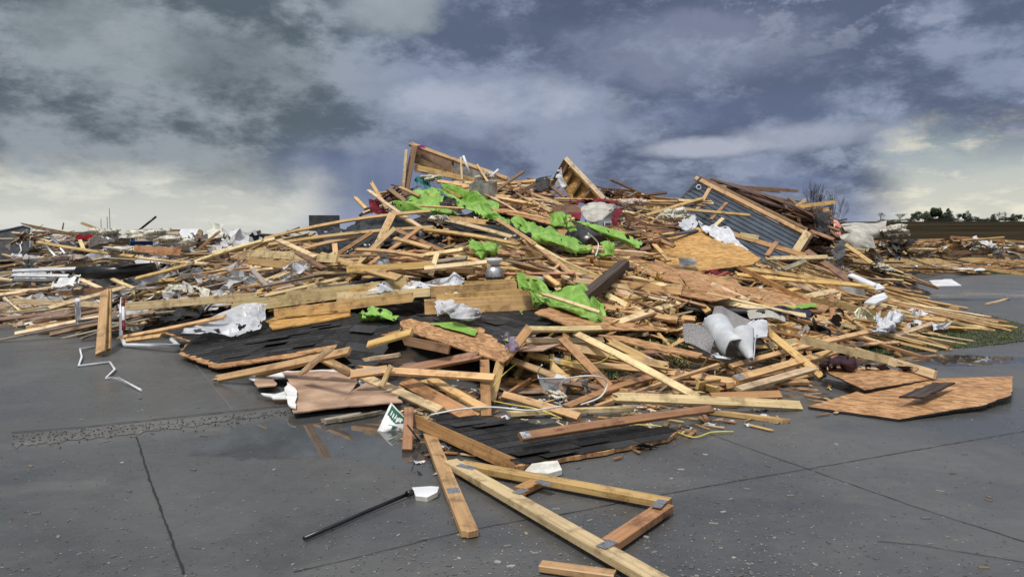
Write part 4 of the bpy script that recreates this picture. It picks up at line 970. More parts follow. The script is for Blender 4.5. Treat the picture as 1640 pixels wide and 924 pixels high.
roof_sheet((G(690,676,.10),G(822,746,.05),G(1080,693,.045)), [(686,676),(720,669),(800,671),(880,683),(1000,683),(1086,690),(1070,702),(960,724),(822,747),(755,715)],
    [(690,675),(720,668),(800,670),(880,682),(1000,682),(1086,689),(1070,702),(960,723),(824,744),(757,713)], ((822,745),(1070,700)), 'front black shingled roof sheet lying on the wet pavement under the long board', th=.03, expo=.125, tone=.95)
roof_sheet(((700,345,14.2),(850,370,14.2),(760,385,12.9)), [(672,342),(760,352),(860,368),(880,395),(800,390),(740,376)], [(672,342),(760,352),(860,368),(880,395),(800,390),(740,376)], ((700,370),(860,385)), 'black shingles showing below the big green sheet near the top', top='felt_and_shade', drop=.06)
panel('felt_strip', (G(1010,716,.02),G(1055,716,.02),G(1030,710,.07)), [(1010,716),(1030,710),(1056,717),(1040,716)], 'curled black strip of roofing on the pavement right of the front shingle sheet', 'roofing strip', .004, ('felt_and_shade','felt_and_shade'))
# ---- brown and yellow sheathing
panel('sheathing', ((1040,425,13.0),(1215,420,13.2),(1130,368,15.6)), [(1034,397),(1062,379),(1118,364),(1190,396),(1219,414),(1204,424),(1160,429),(1086,439)], 'bright yellow sheathing sheet sloping towards the viewer, right of the middle', 'sheathing', .016, ('osb_bright','osb_bright'), .01)
panel('sheathing', ((985,412,12.3),(1095,458,11.2),(1060,405,13.1)), [(974,415),(1010,404),(1040,410),(1082,430),(1098,458),(1060,447)], 'brown sheathing sheet above the dark square timber', 'sheathing', .016, ('osb_brown','osb_brown'), .01)
panel('sheathing', ((1085,440,11.8),(1200,470,11.3),(1150,425,12.8)), [(1080,430),(1130,436),(1178,447),(1202,472),(1160,476),(1105,462)], 'brown sheathing sheet right below the yellow one', 'sheathing', .016, ('osb_brown','osb_brown'), .012)
panel('sheathing', ((1180,480,11.4),(1320,490,12.0),(1230,455,13.0)), [(1170,478),(1190,458),(1260,462),(1340,486),(1320,500),(1220,494)], 'brown sheathing sheet lying low behind the black metal trim on the right', 'sheathing', .016, ('osb_brown','osb_brown'), .012)
panel('sheathing', ((1075,462,11.0),(1180,478,10.8),(1130,455,11.6)), [(1072,458),(1110,460),(1180,476),(1140,482),(1090,472)], 'curled brown sheathing strip in front of the two larger ones', 'sheathing', .016, ('osb_brown','osb_brown'), .012)
panel('sheathing', ((870,530,8.6),(1120,572,8.9),(1000,510,10.0)), [(856,500),(880,492),(990,510),(1050,500),(1120,508),(1128,525),(1090,530),(1010,528),(930,528)], 'large brown sheathing sheet beneath the lower green sheeting', 'sheathing', .016, ('osb_brown','osb_brown'), .012)
panel('sheathing', ((960,540,8.9),(1120,572,8.5),(1040,540,9.2)), [(958,536),(1000,538),(1126,566),(1118,572),(1040,558)], 'long narrow brown sheathing strip under the pale carpet rolls', 'sheathing', .016, ('osb_brown','osb_brown'), .014)
panel('sheathing', ((790,325,16.0),(900,345,15.5),(860,318,17.4)), [(780,322),(830,326),(905,346),(890,362),(840,348),(790,338)], 'brown sheathing strip high up between the green sheets', 'sheathing', .016, ('osb_brown','osb_brown'), .014)
panel('sheathing', ((890,370,14.3),(1000,400,13.4),(960,370,15.2)), [(888,362),(930,372),(1000,398),(1000,410),(940,398),(895,380)], 'reddish sheathing strip beside the right end of the green sheeting', 'sheathing', .016, ('osb_brown','osb_brown'), .014)
panel('sheathing', ((716,300,17.3),(760,312,17.0),(744,294,18.0)), [(706,300),(742,292),(762,312),(735,316)], 'small brown sheathing piece on top, right above the big green sheet', 'sheathing', .016, ('osb_brown','osb_brown'), .01)
panel('sheathing', ((1320,600,8.05),(1495,600,8.3),(1400,640,7.2)), [(1312,590),(1330,587),(1492,595),(1500,606),(1385,624)], 'brown sheathing sheet lying on the pavement behind the long right one', 'sheathing', .016, ('osb_brown','felt_and_shade'), .006)
panel('sheathing', (G(1297,652,.03),G(1440,671,.03),G(1560,610,.10)), [(1294,651),(1388,622),(1500,606),(1622,602),(1620,632),(1570,650),(1530,655),(1440,671)], 'largest brown sheathing sheet with black edge on the pavement at the right', 'sheathing', .02, ('osb_brown','felt_and_shade'), .006)
panel('sheathing', ((1440,640,6.9),(1500,610,7.6),(1510,632,7.2)), [(1440,634),(1494,612),(1530,612),(1480,636)], 'dark splintered strip lying on the largest brown sheet at the right', 'sheathing', .02, ('dark_timber','dark_timber'), .012)
# ---- upright wall remnants on the skyline
RAW = True
e = empty('wall_section', W(720,300,18.2), 'tilted wall remnant with brown backing sticking up at the top of the heap', 'wall section')
def fr(name, a, b_, w=.09, t=.04, tn='gold', material='wood', n=Vector((0, -1, .1))):
    mb = MB(); board_into(mb, PT(a), PT(b_), n, w, t, tint(tn)); return mb.build(name, M[material], e)
fr('top_plate', (657,231,18.4), (812,287,18.0), .13, .06, 'gold', n=Vector((0, -.6, 1))); fr('stud', (664,234,18.2), (648,312,17.9), .14, .05, 'brown'); fr('stud', (672,234,18.35), (668,262,18.3), .12, .05, 'brown')
fr('stud', (651,240,18.05), (646,300,17.9), .07, .05, 'pale'); fr('block', (666,256,18.3), (740,285,18.2), .12, .04, 'brown'); fr('block', (664,268,18.2), (760,290,18.1), .13, .04, 'gold'); fr('stud', (726,254,18.3), (724,278,18.2), .05, .04, 'brown')
def flat(name, pts, material, th=.012, par=None):
    P = [PT(p) for p in pts]; pl = Plane(P[0], P[1], P[2]); mb = MB(); Q = rough_outline([pl.hit(*proj(p)) for p in P], .01); slab_into(mb, pl, Q, th, 0)
    return mb.build(name, M[material], par or e)
flat('backing', [(666,236,18.5),(726,256,18.5),(722,284,18.5),(664,276,18.5)], 'drywall_brown'); flat('drywall', [(728,257,18.52),(808,287,18.52),(790,296,18.52),(724,290,18.52)], 'grey_paper')
e = empty('roof_corner', W(925,300,18.0), 'upturned roof corner with rafters showing inside, on the skyline right of the top', 'roof section')
flat('decking', [(907,256,18.6),(966,318,17.6),(918,322,18.2),(892,292,18.9)], 'osb_bright', .016)
fr('rafter', (906,254,18.35), (968,319,17.3), .10, .05, 'pale', n=Vector((-.4,-1,.5))); fr('rafter', (906,256,18.5), (884,296,18.9), .10, .04, 'brown')
for a, b_ in (((918,274,18.25),(905,300,18.5)), ((932,290,18.0),(918,312,18.2)), ((946,304,17.75),(934,320,17.9)), ((911,262,18.35),(896,286,18.7))): fr('rafter', a, b_, .13, .04, 'brown', n=Vector((1, -.2, .3)))
cloth('torn_membrane', [[(893,270,18.3),(900,268,18.2)],[(890,284,18.2),(902,284,18.0)],[(900,300,17.9),(912,302,17.8)]], 'carpet_pale', 'pale torn membrane hanging from the upturned roof corner', 'membrane', .05, .3)
# siding wall
e = empty('siding_wall', W(1190,370,17.6), 'fallen gable wall clad in dark blue grey lap siding, right of the middle', 'wall')
TLc, TRc, BRc, BLc = (1118,289,18.2), (1287,377,17.4), (1278,402,16.9), (1095,318,17.9)
pl = Plane(PT(TLc), PT(TRc), PT((1200,400,16.6))); out = [(1117,287),(1288,378),(1272,406),(1230,430),(1180,425),(1090,370),(1086,330),(1096,312)]
P = [pl.hit(*q) for q in out]; mb = MB(); slab_into(mb, pl, P, .09, -.03); mb.build('sheathing', M['osb_brown'], e)
mb = MB(); U = [pl.uv(p) for p in P]; a0 = pl.uv(pl.hit(1118, 289)); a1 = pl.uv(pl.hit(1288, 378)); dx = Vector((a1[0]-a0[0], a1[1]-a0[1])).normalized(); dy = Vector((-dx.y, dx.x))
if (Vector(U[5])-Vector(U[0])).dot(dy) < 0: dy = -dy
for k in range(0, 13):
    # each lap: clipped run along dx inside the outline
    off = .06+k*.172; ins = []
    for i in range(0, 200):
        s_ = -1.5+i*.03; q = Vector(a0)+dx*s_+dy*(off+.05)
        if inpoly(q.x, q.y, U): ins.append(s_)
    if len(ins) < 3: continue
    s0, s1 = ins[0], ins[-1]
    q = []
    for (s_, o_, h) in ((s0, off, .004), (s1, off, .004), (s1, off+.170, .020), (s0, off+.170, .020)):
        w_ = Vector(a0)+dx*s_+dy*o_; q.append(pl.at(w_.x, w_.y, h))
    q2 = []
    for (s_, o_, h) in ((s0, off+.170, -.02), (s1, off+.170, -.02)):
        w_ = Vector(a0)+dx*s_+dy*o_; q2.append(pl.at(w_.x, w_.y, h))
    n_ = len(mb.v); mb.v += [tuple(x) for x in q+q2]; mb.face((n_, n_+1, n_+2, n_+3)); mb.face((n_+3, n_+2, n_+5, n_+4), col=(.2,.2,.2))
mb.build('lap_siding', M['siding_blue'], e)
fr('top_plate', (1113,285,18.1), (1290,374,17.3), .11, .045, 'gold', n=Vector((-.3,-.7,.7))); fr('top_plate', (1122,284,18.3), (1293,368,17.5), .08, .04, 'brown', n=Vector((-.3,-.7,.7)))
fr('corner_post', (1294,372,17.2), (1268,412,16.7), .16, .05, 'pale'); fr('corner_post', (1300,372,17.4), (1276,412,16.9), .12, .05, 'brown')
fr('drip_edge', (1123,284,17.95), (1088,322,17.6), .05, .02, 'dark', 'dark_grey')
mb = MB(); c = W(1119, 300, 17.85); mb.tube([c+Vector((math.cos(i*.5236), 0, math.sin(i*.5236)))*.05 for i in range(13)], .014, 5); mb.build('hose_tap', M['siding_white'], e)
RAW = False
board((1136,303,17.2), (1117,336,16.8), '4', 'gold', 't', 'stud leaning on the blue grey siding, uppermost left', bow=0)
board((1164,325,17.1), (1138,352,16.6), '4', 'orange', 't', 'stud leaning on the blue grey siding, middle one', bow=0)
board((1088,321,16.6), (1142,326,16.8), '4', 'pale', 't', 'pale stud pointing right in front of the upper siding', bow=0)
board((1082,334,16.2), (1201,345,16.4), '4', 'gold', 't', 'long stud reaching right across the middle of the siding', bow=0)
board((1165,373,15.8), (1290,410,15.2), '8', 'orange', 't', 'wide plank along the foot of the siding wall', bow=0)
board((1185,376,15.4), (1215,381,15.3), '6', 'pale', 'e', 'short pale block on the wide plank at the foot of the siding', bow=0)
board((1244,388,15.0), (1228,410,14.6), '6', 'orange', 't', 'short stud leaning below the siding with a white plate above it', bow=0)
board((1158,350,15.9), (1145,362,15.8), '4', 'pale', 't', 'short white ended stud beside the white wrap', bow=0)
board((1226,414,14.6), (1320,412,14.8), '6', 'pale', 't', 'bleached board pointing right below the siding wall', bow=0, brk=(0,.1))
board((1292,402,15.6), (1362,450,14.4), '8', 'brown', 't', 'long brown plank slanting right with black tape round it', bow=0)
board((1254,432,14.0), (1290,418,14.5), '6', 'grey', 't', 'pale grey board slanting up behind the bleached one', bow=0)
board((1320,360,18.6), (1346,370,17), '4', 'orange', 't', 'orange board below the dark heap at the right', bow=0)
board((1298,370,18.2), (1336,384,17.6), '6', 'orange', 't', 'orange plank running into the pale carpets', bow=0)
board((1354,392,15.6), (1395,421,14.9), '4', 'gold', 't', 'stud slanting down right beside the hanging dark sleeve', bow=0)
# dark weathered timbers behind the wall
n_ = 0
for k in range(34):
    f = k/33; u0 = 1136+rnd.uniform(0, 70)+f*40; v0 = 286+(u0-1136)*.34+rnd.uniform(-1, 18)+f*6; L_ = rnd.uniform(90, 150); sl_ = rnd.uniform(.30, .50)-.18*f
    u1 = min(1345, u0+L_); v1 = v0+(u1-u0)*sl_; d0 = 19.8+rnd.uniform(-.7, 1.0)
    if k < 3: u0, v0, u1, v1, d0 = 1138+4*k, 286+5*k, 1258+10*k, 330+8*k, 19.2+.2*k
    sc_, tn_ = rnd.choice(('4','6','8')), rnd.choice(('brown','brown','dark','deep','brown')); lw_ = '%s %s board %s of the dark stack behind the siding wall' % ({'4': 'narrow', '6': 'middling', '8': 'wide'}[sc_], {'brown': 'weathered brown', 'dark': 'blackened', 'deep': 'reddish'}[tn_], 'high up' if f < .34 else ('midway' if f < .67 else 'at the right end'))
    board((u0, v0, d0), (u1, v1, d0-.6), sc_, tn_, Vector((rnd.gauss(0,.3),-.8,.8)), lw_, lw_, bow=rnd.uniform(-.01,.06)*3)
for (a, b_, tn_, lb) in (((1190,300,20.2),(1274,306,20.0),'brown','thin board jutting right on the skyline above the dark stack'), ((1206,303,20.1),(1248,307,20),'brown','second thin board jutting on the skyline above the dark stack'),
    ((1276,332,19.5),(1337,324,19.2),'gold','gold board pointing up right in front of the tall bare tree'), ((1290,338,19.4),(1326,336,19.2),'gold','short gold board below the one pointing at the bare tree'), ((1254,345,19.3),(1288,322,19.6),'gold','splintered board leaning up right at the bare tree'),
    ((1255,324,19.6),(1332,360,19.0),'brown','long brown board sloping right over the black cloth'), ((1300,344,19.2),(1311,334,19.2),'brown','short brown stick standing above the black cloth')):
    board(a, b_, '6' if 'gold board' in lb else '4', tn_, 'e', lb, brk=(0,.12), bow=.02)
# ---- top ridge boards
for a, b_, s_, tn_, lb in (((838,275,17.2),(782,314,16.6),'4','brown','dark stud leaning up right on the skyline left of the black rag'), ((738,252,17.9),(740,288,17.7),'3','pale','upright pale batten in front of the wall remnant'),
    ((764,264,17.8),(788,302,17.4),'3','gold','thin stick slanting right below the wall remnant slope'), ((740,300,17.3),(880,288,17.9),'4','gold','long stud lying along the top behind the brown sheathing'),
    ((730,292,17.8),(860,300,17.6),'4','pale','pale stud near the top below the wall remnant'), ((596,295,16.9),(620,335,16.2),'4','gold','short stud at the left shoulder of the heap'), ((625,304,16.7),(648,322,16.3),'6','brown','brown block just left of the big green sheet'),
    ((570,318,17.2),(586,334,16.9),'4','gold','short stick on the skyline left of the red plaid cloth'), ((640,300,16.9),(672,314,16.5),'4','gold','short gold stud above the left end of the green sheet'),
    ((888,318,16.6),(1140,323,16.6),'3','gold','long thin rail level along the top right of the dark red cloth'), ((892,322,16.5),(1130,330,16.5),'3','brown','second thin rail under the level one along the top right'),
    ((1035,345,15.8),(1125,318,16.6),'4','gold','stud rising right to the torn fluff left of the siding wall'), ((1005,316,17),(1020,308,17.2),'4','brown','small stick standing on the rail behind the dark red cloth'),
    ((872,290,17.6),(905,316,17.0),'6','brown','brown board slanting right below the black rag'), ((700,290,17.6),(760,300,17.4),'6','gold','board across the foot of the wall remnant'),
    ((930,366,13.9),(964,440,12.6),'4','pale','pale stud leaning right in front of the black drum'), ((1080,395,13.4),(1025,372,14.0),'4','orange','stud slanting left at the yellow sheathing'), ((1030,370,14.2),(1072,418,13.2),'4','gold','stud with a white plate leaning at the left of the yellow sheathing'),
    ((912,425,12.9),(950,455,12.2),'4','gold','stud just left of the dark square timber'), ((860,405,13.2),(935,455,12.1),'6','orange','orange stud sloping right towards the dark square timber'), ((850,400,13.3),(925,460,12.2),'4','gold','stud sloping right beside the orange one'),
    ((846,420,12.9),(905,448,12.2),'4','pale','pale stud end above the lower green sheeting'), ((780,448,11.9),(980,530,9.9),'4','gold','very long stud sloping right across the lower green sheeting'), ((786,402,12.9),(918,392,13.2),'6','gold','gold board level across the middle with steel plates'),
    ((870,392,13.1),(952,396,13.1),'4','brown','brown stud running right to the black drum'), ((860,390,13.2),(848,432,12.4),'4','pale','stud falling from the level boards at the green sheet'),
    ((1002,418,12.2),(1110,470,11.0),'6','pale','pale stud slanting right over the brown sheathing'), ((988,435,11.8),(1006,462,11.4),'4','gold','short stud standing right of the dark square timber'), ((1020,484,10.7),(1125,478,10.9),'6','gold','doubled level stud in the middle right of the heap'),
    ((1022,492,10.5),(1110,488,10.7),'4','pale','pale level stud below the doubled one'), ((1146,484,10.9),(1290,506,10.9),'4','pale','long pale stud over the low brown sheathing'), ((1165,478,11.2),(1255,502,11),'4','gold','gold stud beside the long pale one above the metal trim'),
    ((1140,455,11.5),(1200,482,11.0),'4','pale','short pale stud crossing the curled sheathing'), ((1190,430,13),(1400,462,13.4),'6','gold','very long level board over the low brown sheathing at the right'), ((1180,440,12.8),(1390,458,13.2),'4','gold','long stud just below the very long level board'),
    ((1290,476,12.6),(1340,466,13.0),'8','pale','wide pale board end with a grey plate at the right'), ((1190,520,10.5),(1330,540,10.5),'6','gold','board under the carpets pointing right, upper one'), ((1245,500,11.2),(1350,515,11.2),'4','gold','golden stud pile top right of the carpets'),
    ((1200,530,10.3),(1235,523,10.5),'8','pale','thick pale block against the right side of the carpet rolls'), ((1105,470,10.9),(1135,500,10.4),'6','gold','short gold stud behind the grey carpet'),
    ((1280,560,9.5),(1440,548,10.5),'3','gold','thin batten crossing towards the grass at the right'), ((1260,520,10.8),(1450,540,11.5),'4','gold','long golden stud reaching right towards the white cloth')):
    board(a, b_, s_, tn_, 't', lb, bow=0)
# far right boards and the wrapped timber
for a, b_, s_, tn_, lb in (((1330,420,29),(1570,416,33),'12','gold','thick golden beam lying low across the far right'), ((1560,414,34),(1640,418,34),'12','gold','golden beam continuing to the right edge of the far debris'), ((1400,388,33),(1522,384,36),'8','orange','orange plank along the top of the far right debris'),
    ((1522,380,36.5),(1640,388,37),'8','orange','reddish plank over the printed wrap at the far right'), ((1520,388,35),(1640,410,34),'10','gold','wide plank below the printed wrap'), ((1345,400,30),(1440,404,31),'8','pale','pale plank among white scraps at the far right'),
    ((1360,412,29),(1500,406,32),'6','orange','thin orange board across the far right debris'), ((1416,390,31),(1470,398,31),'6','brown','brown board slanting over white scraps at the far right'), ((1420,424,29),(1540,424,31),'6','pale','pale board nearest the road in the far right debris'),
    ((1578,430,31),(1640,440,30),'8','gold','gold board end beside the far grass'), ((1380,392,30),(1420,398,31),'6','gold','short board right below the pale grey carpet')):
    board(a, b_, s_, tn_, 'e', lb, bow=0)
# ---- dark square timber and trims
board((932,480,.22), (1000,424,.30), '66', 'dark', 't', 'thick dark weathered square timber leaning right in the middle of the heap', material='dark_timber', bow=0, name='timber', cat='timber')
board((1098,494,10.6), (1250,498,10.9), '8', 'dark', 'f', 'dark grey metal trim lying level above the pale carpet rolls', material='dark_grey', bow=0, name='metal_trim', cat='trim')
board((985,390,14.6), (1116,369,15.4), '6', 'dark', 't', 'grey blue metal trim along the top edge of the yellow sheathing', material='siding_blue', bow=0, name='metal_trim', cat='trim')
board((1208,411,14.2), (1262,440,13.4), '1', 'dark', 't', 'thin black metal strip sloping right below the white wrap', material='dark_grey', bow=0, name='metal_strip', cat='trim')
# ---- green sheeting
GR = 'green_wrap'
cloth('green_wrap', [[(704,300,17.3),(745,310,17.1),(800,326,16.6)],[(716,316,16.8),(752,322,16.6),(800,332,16.2)],[(734,338,16.0),(765,342,15.8),(798,345,15.6)]], GR, 'upper right flap of bright green sheet draped near the top of the heap', 'house wrap', .08, .5, ragged=.1)
cloth('green_wrap', [[(664,310,17.0),(686,304,17.1),(708,301,17.2)],[(654,320,16.6),(682,316,16.6),(712,317,16.6)],[(632,333,16.0),(670,336,15.8),(704,336,15.8)]], GR, 'left flap of bright green sheet near the top, right of the red plaid cloth', 'house wrap', .08, .4, ragged=.1)
cloth('felt_and_shade', [[(700,312,.06),(730,320,.06)],[(706,334,.05),(742,342,.05)]], 'felt_and_shade', 'dark sheet added as shade in the opening between the two top green flaps', 'roofing', .03, .3)  # no felt here: a dark sheet put in as the shade of the gap
board((640,328,.30), (742,334,.34), '3', 'gold', 't', 'thin board lying across the top green flaps')
board((796,352,.30), (858,392,.28), '4', 'gold', 't', 'board lying across the narrow folded green sheet')
board((868,470,.28), (960,500,.28), '3', 'pale', 't', 'thin pale stick lying across the large crumpled green sheet')
cloth('green_wrap', [[(628,331,15.9),(660,326,15.8),(700,330,15.6),(730,340,15.4)],[(638,336,15.6),(670,340,15.3),(705,345,15.0),(735,348,15.1)],[(660,342,15.4),(690,348,15.0),(722,352,14.9),(745,350,15.0)]], GR, 'crumpled left tail of green sheet under the top green flaps', 'house wrap', .09, .5, ragged=.1)
cloth('green_wrap', [[(776,334,.25),(820,346,.25),(850,356,.3),(880,368,.3)],[(770,340,.2),(815,352,.2),(850,366,.25),(888,380,.2)],[(770,346,.15),(812,358,.15),(846,376,.2),(884,392,.15)]], GR, 'narrow green sheet folded down the middle from the top green flaps', 'house wrap', .075, .45, ragged=.1)
cloth('green_wrap', [[(848,368,.3),(880,366,.3),(930,384,.3),(948,392,.3)],[(852,380,.3),(885,384,.35),(925,396,.3),(950,402,.2)],[(862,386,.2),(890,398,.2),(925,408,.2),(946,408,.1)]], GR, 'smooth green sheet behind the level boards right of the middle', 'house wrap', .05, .5, ragged=.08)
cloth('green_wrap', [[(880,342,.5),(905,338,.55),(915,342,.5)],[(884,352,.4),(902,350,.5),(918,356,.4)],[(886,366,.3),(905,364,.4),(926,368,.3)]], GR, 'small green fold standing up left of the dark red cloth', 'house wrap', .06, .35, ragged=.08)
cloth('green_wrap', [[(914,352,.35),(950,358,.35),(1000,374,.35),(1030,388,.3)],[(925,358,.3),(960,370,.3),(1000,384,.3),(1028,394,.25)],[(940,366,.2),(970,380,.2),(1005,392,.2),(1024,400,.2)]], GR, 'flat dull green sheet right of the dark red cloth', 'house wrap', .025, .6, ragged=.08)
cloth('green_wrap', [[(962,390,.35),(985,394,.35)],[(955,405,.3),(980,405,.35)],[(950,414,.2),(975,418,.2)]], GR, 'small crumpled green bundle beside the brown sheathing', 'house wrap', .09, .3, ragged=.08)
cloth('green_wrap', [[(750,386,.35),(775,390,.35),(802,392,.3)],[(756,396,.3),(778,400,.35),(798,402,.3)],[(764,412,.2),(780,412,.2),(792,414,.15)]], GR, 'small green triangle hanging above the metal globe lamps', 'house wrap', .06, .3, ragged=.1)
cloth('green_wrap', [[(826,436,.2),(846,446,.2),(880,458,.2),(930,462,.2),(962,474,.2)],[(838,452,.18),(856,462,.18),(890,474,.2),(935,480,.2),(972,490,.2)],[(850,470,.15),(866,480,.18),(905,494,.2),(945,504,.2),(985,510,.18)],[(866,484,.12),(880,490,.12),(915,504,.14),(955,518,.14),(1000,528,.1)]], GR, 'large crumpled green sheet low in the middle of the heap', 'house wrap', .07, .32, ragged=.08)
cloth('green_wrap', [[(826,437,.4),(838,442,.4)],[(834,452,.4),(852,458,.4)],[(846,466,.35),(866,472,.35)]], GR, 'narrow green fold rising from the large crumpled one', 'house wrap', .08, .3)
cloth('green_wrap', [[(576,500,10.4),(600,492,10.6),(626,493,10.5)],[(574,508,10.1),(605,503,10.2),(640,506,10.1)],[(590,512,9.9),(612,514,9.85),(634,514,9.9)]], GR, 'small green piece on the big black shingle sheet', 'house wrap', .05, .3, ragged=.1)
pl_mid = Plane((645,518,9.6),(805,577,7.65),(850,500,9.9))
def patch(pts, material, label, h=.03, jag=.015, name='green_wrap', cat='house wrap', pl=pl_mid):
    P = rough_outline([pl.hit(*q) for q in pts], jag); mb = MB(); slab_into(mb, pl, P, .003, h); c = sum(P, Vector())/len(P); return tag(mb.build(name, M[material], origin=c), label, cat)
patch([(688,521),(730,519),(765,532),(762,542),(730,533)], GR, 'long ragged green patch stuck on the middle shingle sheet'); patch([(806,548),(815,540),(816,552)], GR, 'tiny green patch at the corner of the middle shingle sheet')
patch([(832,502),(839,500),(836,508)], GR, 'tiny green scrap near the top of the middle shingle sheet'); patch([(1255,493),(1300,488),(1310,494),(1270,498)], GR, 'thin green scrap on the low brown sheathing at the right', pl=Plane((1180,480,11.35),(1320,490,11.95),(1230,455,12.95)))
# ---- white wraps, bags, sheets
cloth('white_wrap', [[(1118,354,15.6),(1140,360,15.4),(1165,378,15.0),(1200,398,14.6)],[(1126,366,15.2),(1150,378,14.9),(1180,392,14.6),(1208,410,14.2)],[(1140,376,14.9),(1160,392,14.5),(1186,404,14.3),(1214,420,14.0)]], 'white_wrap', 'white sheet draped over the corner of the yellow sheathing', 'house wrap', .07, .4, ragged=.1)
cloth('white_wrap', [[(540,455,12.6),(600,452,12.7),(680,448,12.8),(745,446,12.8)],[(538,466,11.9),(600,462,11.9),(670,458,12),(742,456,12)],[(536,474,11.3),(590,470,11.3),(660,466,11.4),(735,462,11.5)]], 'white_wrap', 'long white wrap lying over the joists in the middle', 'house wrap', .05, .3, ragged=.15)
cloth('plastic_sheet', [[(330,510,11.0),(370,498,11.0),(410,488,11.0),(432,486,10.9)],[(305,524,10.7),(360,514,10.7),(405,504,10.7),(425,500,10.7)],[(290,533,10.3),(340,535,10.15),(390,532,10.2),(418,526,10.3)]], 'clear_plastic', 'milky clear plastic sheet over the left corner of the big shingle sheet', 'plastic sheet', .05, .4, ragged=.12)
cloth('plastic_bag', [[(694,484,9.9),(712,478,9.95),(728,484,9.9)],[(696,494,9.7),(714,488,9.6),(730,494,9.7)],[(700,504,9.5),(716,506,9.45),(730,504,9.5)]], 'clear_plastic', 'upper crumpled white plastic bag on the shingles', 'plastic bag', .07, .2)
cloth('plastic_bag', [[(722,494,9.6),(745,488,9.65),(768,494,9.6)],[(720,504,9.3),(745,498,9.2),(770,504,9.3)],[(724,512,9.2),(746,514,9.1),(768,510,9.2)]], 'clear_plastic', 'lower right crumpled white plastic bag on the shingles', 'plastic bag', .06, .2)
cloth('plastic_bag', [[(712,468,10.6),(732,470,10.6)],[(716,478,10.3),(738,480,10.3)]], 'white_wrap', 'small white bag caught on the floor joists', 'plastic bag', .06, .2)
cloth('white_cloth', [[(1400,506,.3),(1425,503,.3),(1448,505,.3)],[(1402,520,.25),(1425,516,.3),(1446,514,.2)],[(1396,534,.12),(1415,536,.15),(1436,530,.1)]], 'white_wrap', 'torn white cloth lying over boards beside the grass', 'cloth', .06, .3, ragged=.15)
cloth('white_cloth', [[(1450,500,.25),(1475,495,.25),(1500,502,.2)],[(1455,506,.2),(1480,502,.2),(1508,512,.1)]], 'white_wrap', 'white strip of cloth pointing right over the thin boards', 'cloth', .05, .3)
cloth('white_cloth', [[(1492,518,.22),(1524,516,.2)],[(1494,530,.12),(1520,526,.12)]], 'white_wrap', 'small white cloth draped over the stout pale board on the grass', 'cloth', .04, .2)
cloth('white_cloth', [[(1352,542,.2),(1382,544,.2)],[(1362,556,.1),(1376,556,.1)]], 'white_wrap', 'small white scrap hanging below the board that crosses towards the grass', 'cloth', .04, .2)
cloth('white_cloth', [[(1088,342,16.3),(1116,340,16.3)],[(1086,355,16.1),(1118,358,16.1)],[(1090,368,15.9),(1110,370,15.9)]], 'carpet_pale', 'pale grey cloth hanging left of the siding wall', 'cloth', .06, .3)
cloth('white_cloth', [[(140,388,1.3),(158,384,1.3),(182,382,1.3)],[(142,398,1.1),(160,396,1.1),(184,392,1.1)]], 'white_wrap', 'white cloth hanging below the fluff on the left heap', 'cloth', .07, .4)
cloth('paper_sheet', [[(82,456,13.6),(100,446,13.8),(128,436,14.0)],[(84,466,13.3),(108,460,13.4),(124,450,13.6)]], 'drywall_paper', 'crumpled white sheet at the left end of the black tube', 'paper', .08, .4, ragged=.15)
cloth('paper_sheet', [[(455,428,.5),(475,418,.5),(494,422,.5)],[(450,438,.35),(475,434,.4),(498,436,.3)]], 'white_wrap', 'white folded sheet between studs left of the middle', 'paper', .05, .4)
cloth('paper_sheet', [[(430,446,.3),(470,438,.3)],[(430,456,.2),(468,448,.2)]], 'white_wrap', 'white sheet lying lower left below the folded one', 'paper', .03, .4)
cloth('paper_sheet', [[(1086,414,12.9),(1112,413,12.9)],[(1090,428,12.6),(1118,423,12.6)]], 'grey_paper', 'grey white square scrap lying on the yellow sheathing', 'paper', .01, .4, ragged=.02)
panel('tile', (G(860,752,.045),G(900,755,.045),G(880,738,.06)), [(838,756),(852,742),(893,737),(900,752),(878,758)], 'thick white broken slab just in front of the front shingle sheet', 'slab', .035, ('tile_pale','tile_pale'), .004)
board((686,456,11.6), (742,462,11.5), '1', 'pale', 'f', 'thin white strip on the long wrap', material='siding_white', bow=0, name='trim_strip', cat='trim')
panel('white_sheet', ((1490,448,26.9),(1540,458,25.0),(1530,448,27)), [(1488,449),(1510,448),(1512,447),(1524,447),(1541,458),(1498,459)], 'flat white panel lying alone on the road', 'panel', .02, ('siding_white','siding_white'), .0)
panel('white_sheet', ((1530,432,32),(1590,436,31),(1560,428,33)), [(1525,430),(1570,429),(1588,432),(1540,434)], 'thin white strip of panel beside the far golden beam', 'panel', .02, ('siding_white','siding_white'), .01)
for k, (a, b_, c_, o_, lb) in enumerate((((1352,446,14.0),(1400,458,13.6),(1380,440,14.6),[(1358,440),(1366,438),(1404,454),(1398,459)],'upper white ribbed siding piece pointing at the road'),
    ((1386,482,12.6),(1420,478,12.7),(1400,472,13.2),[(1384,484),(1398,474),(1416,468),(1422,476),(1402,486)],'lower white ribbed siding piece beside the board ends'),
    ((1392,456,14),(1416,462,13.8),(1405,450,14.5),[(1394,458),(1408,454),(1418,461),(1404,464)],'short white siding piece between the other two'))):
    panel('siding_piece', (a, b_, c_), o_, lb, 'siding', .03, ('siding_white','siding_white'), .0)
cloth('plastic_trim', [[(290,436,.5),(340,442,.5),(400,444,.5)],[(285,444,.35),(340,449,.4),(395,452,.4)]], 'siding_white', 'long white crumpled siding strip below the gold stud on the left', 'siding', .03, .5)
cloth('paper_sheet', [[(270,456,.4),(300,456,.4),(330,462,.4)],[(275,466,.3),(300,468,.3),(330,474,.3)]], 'fluff', 'creamy crumpled wad above the long thick beam on the left', 'paper', .08, .25)
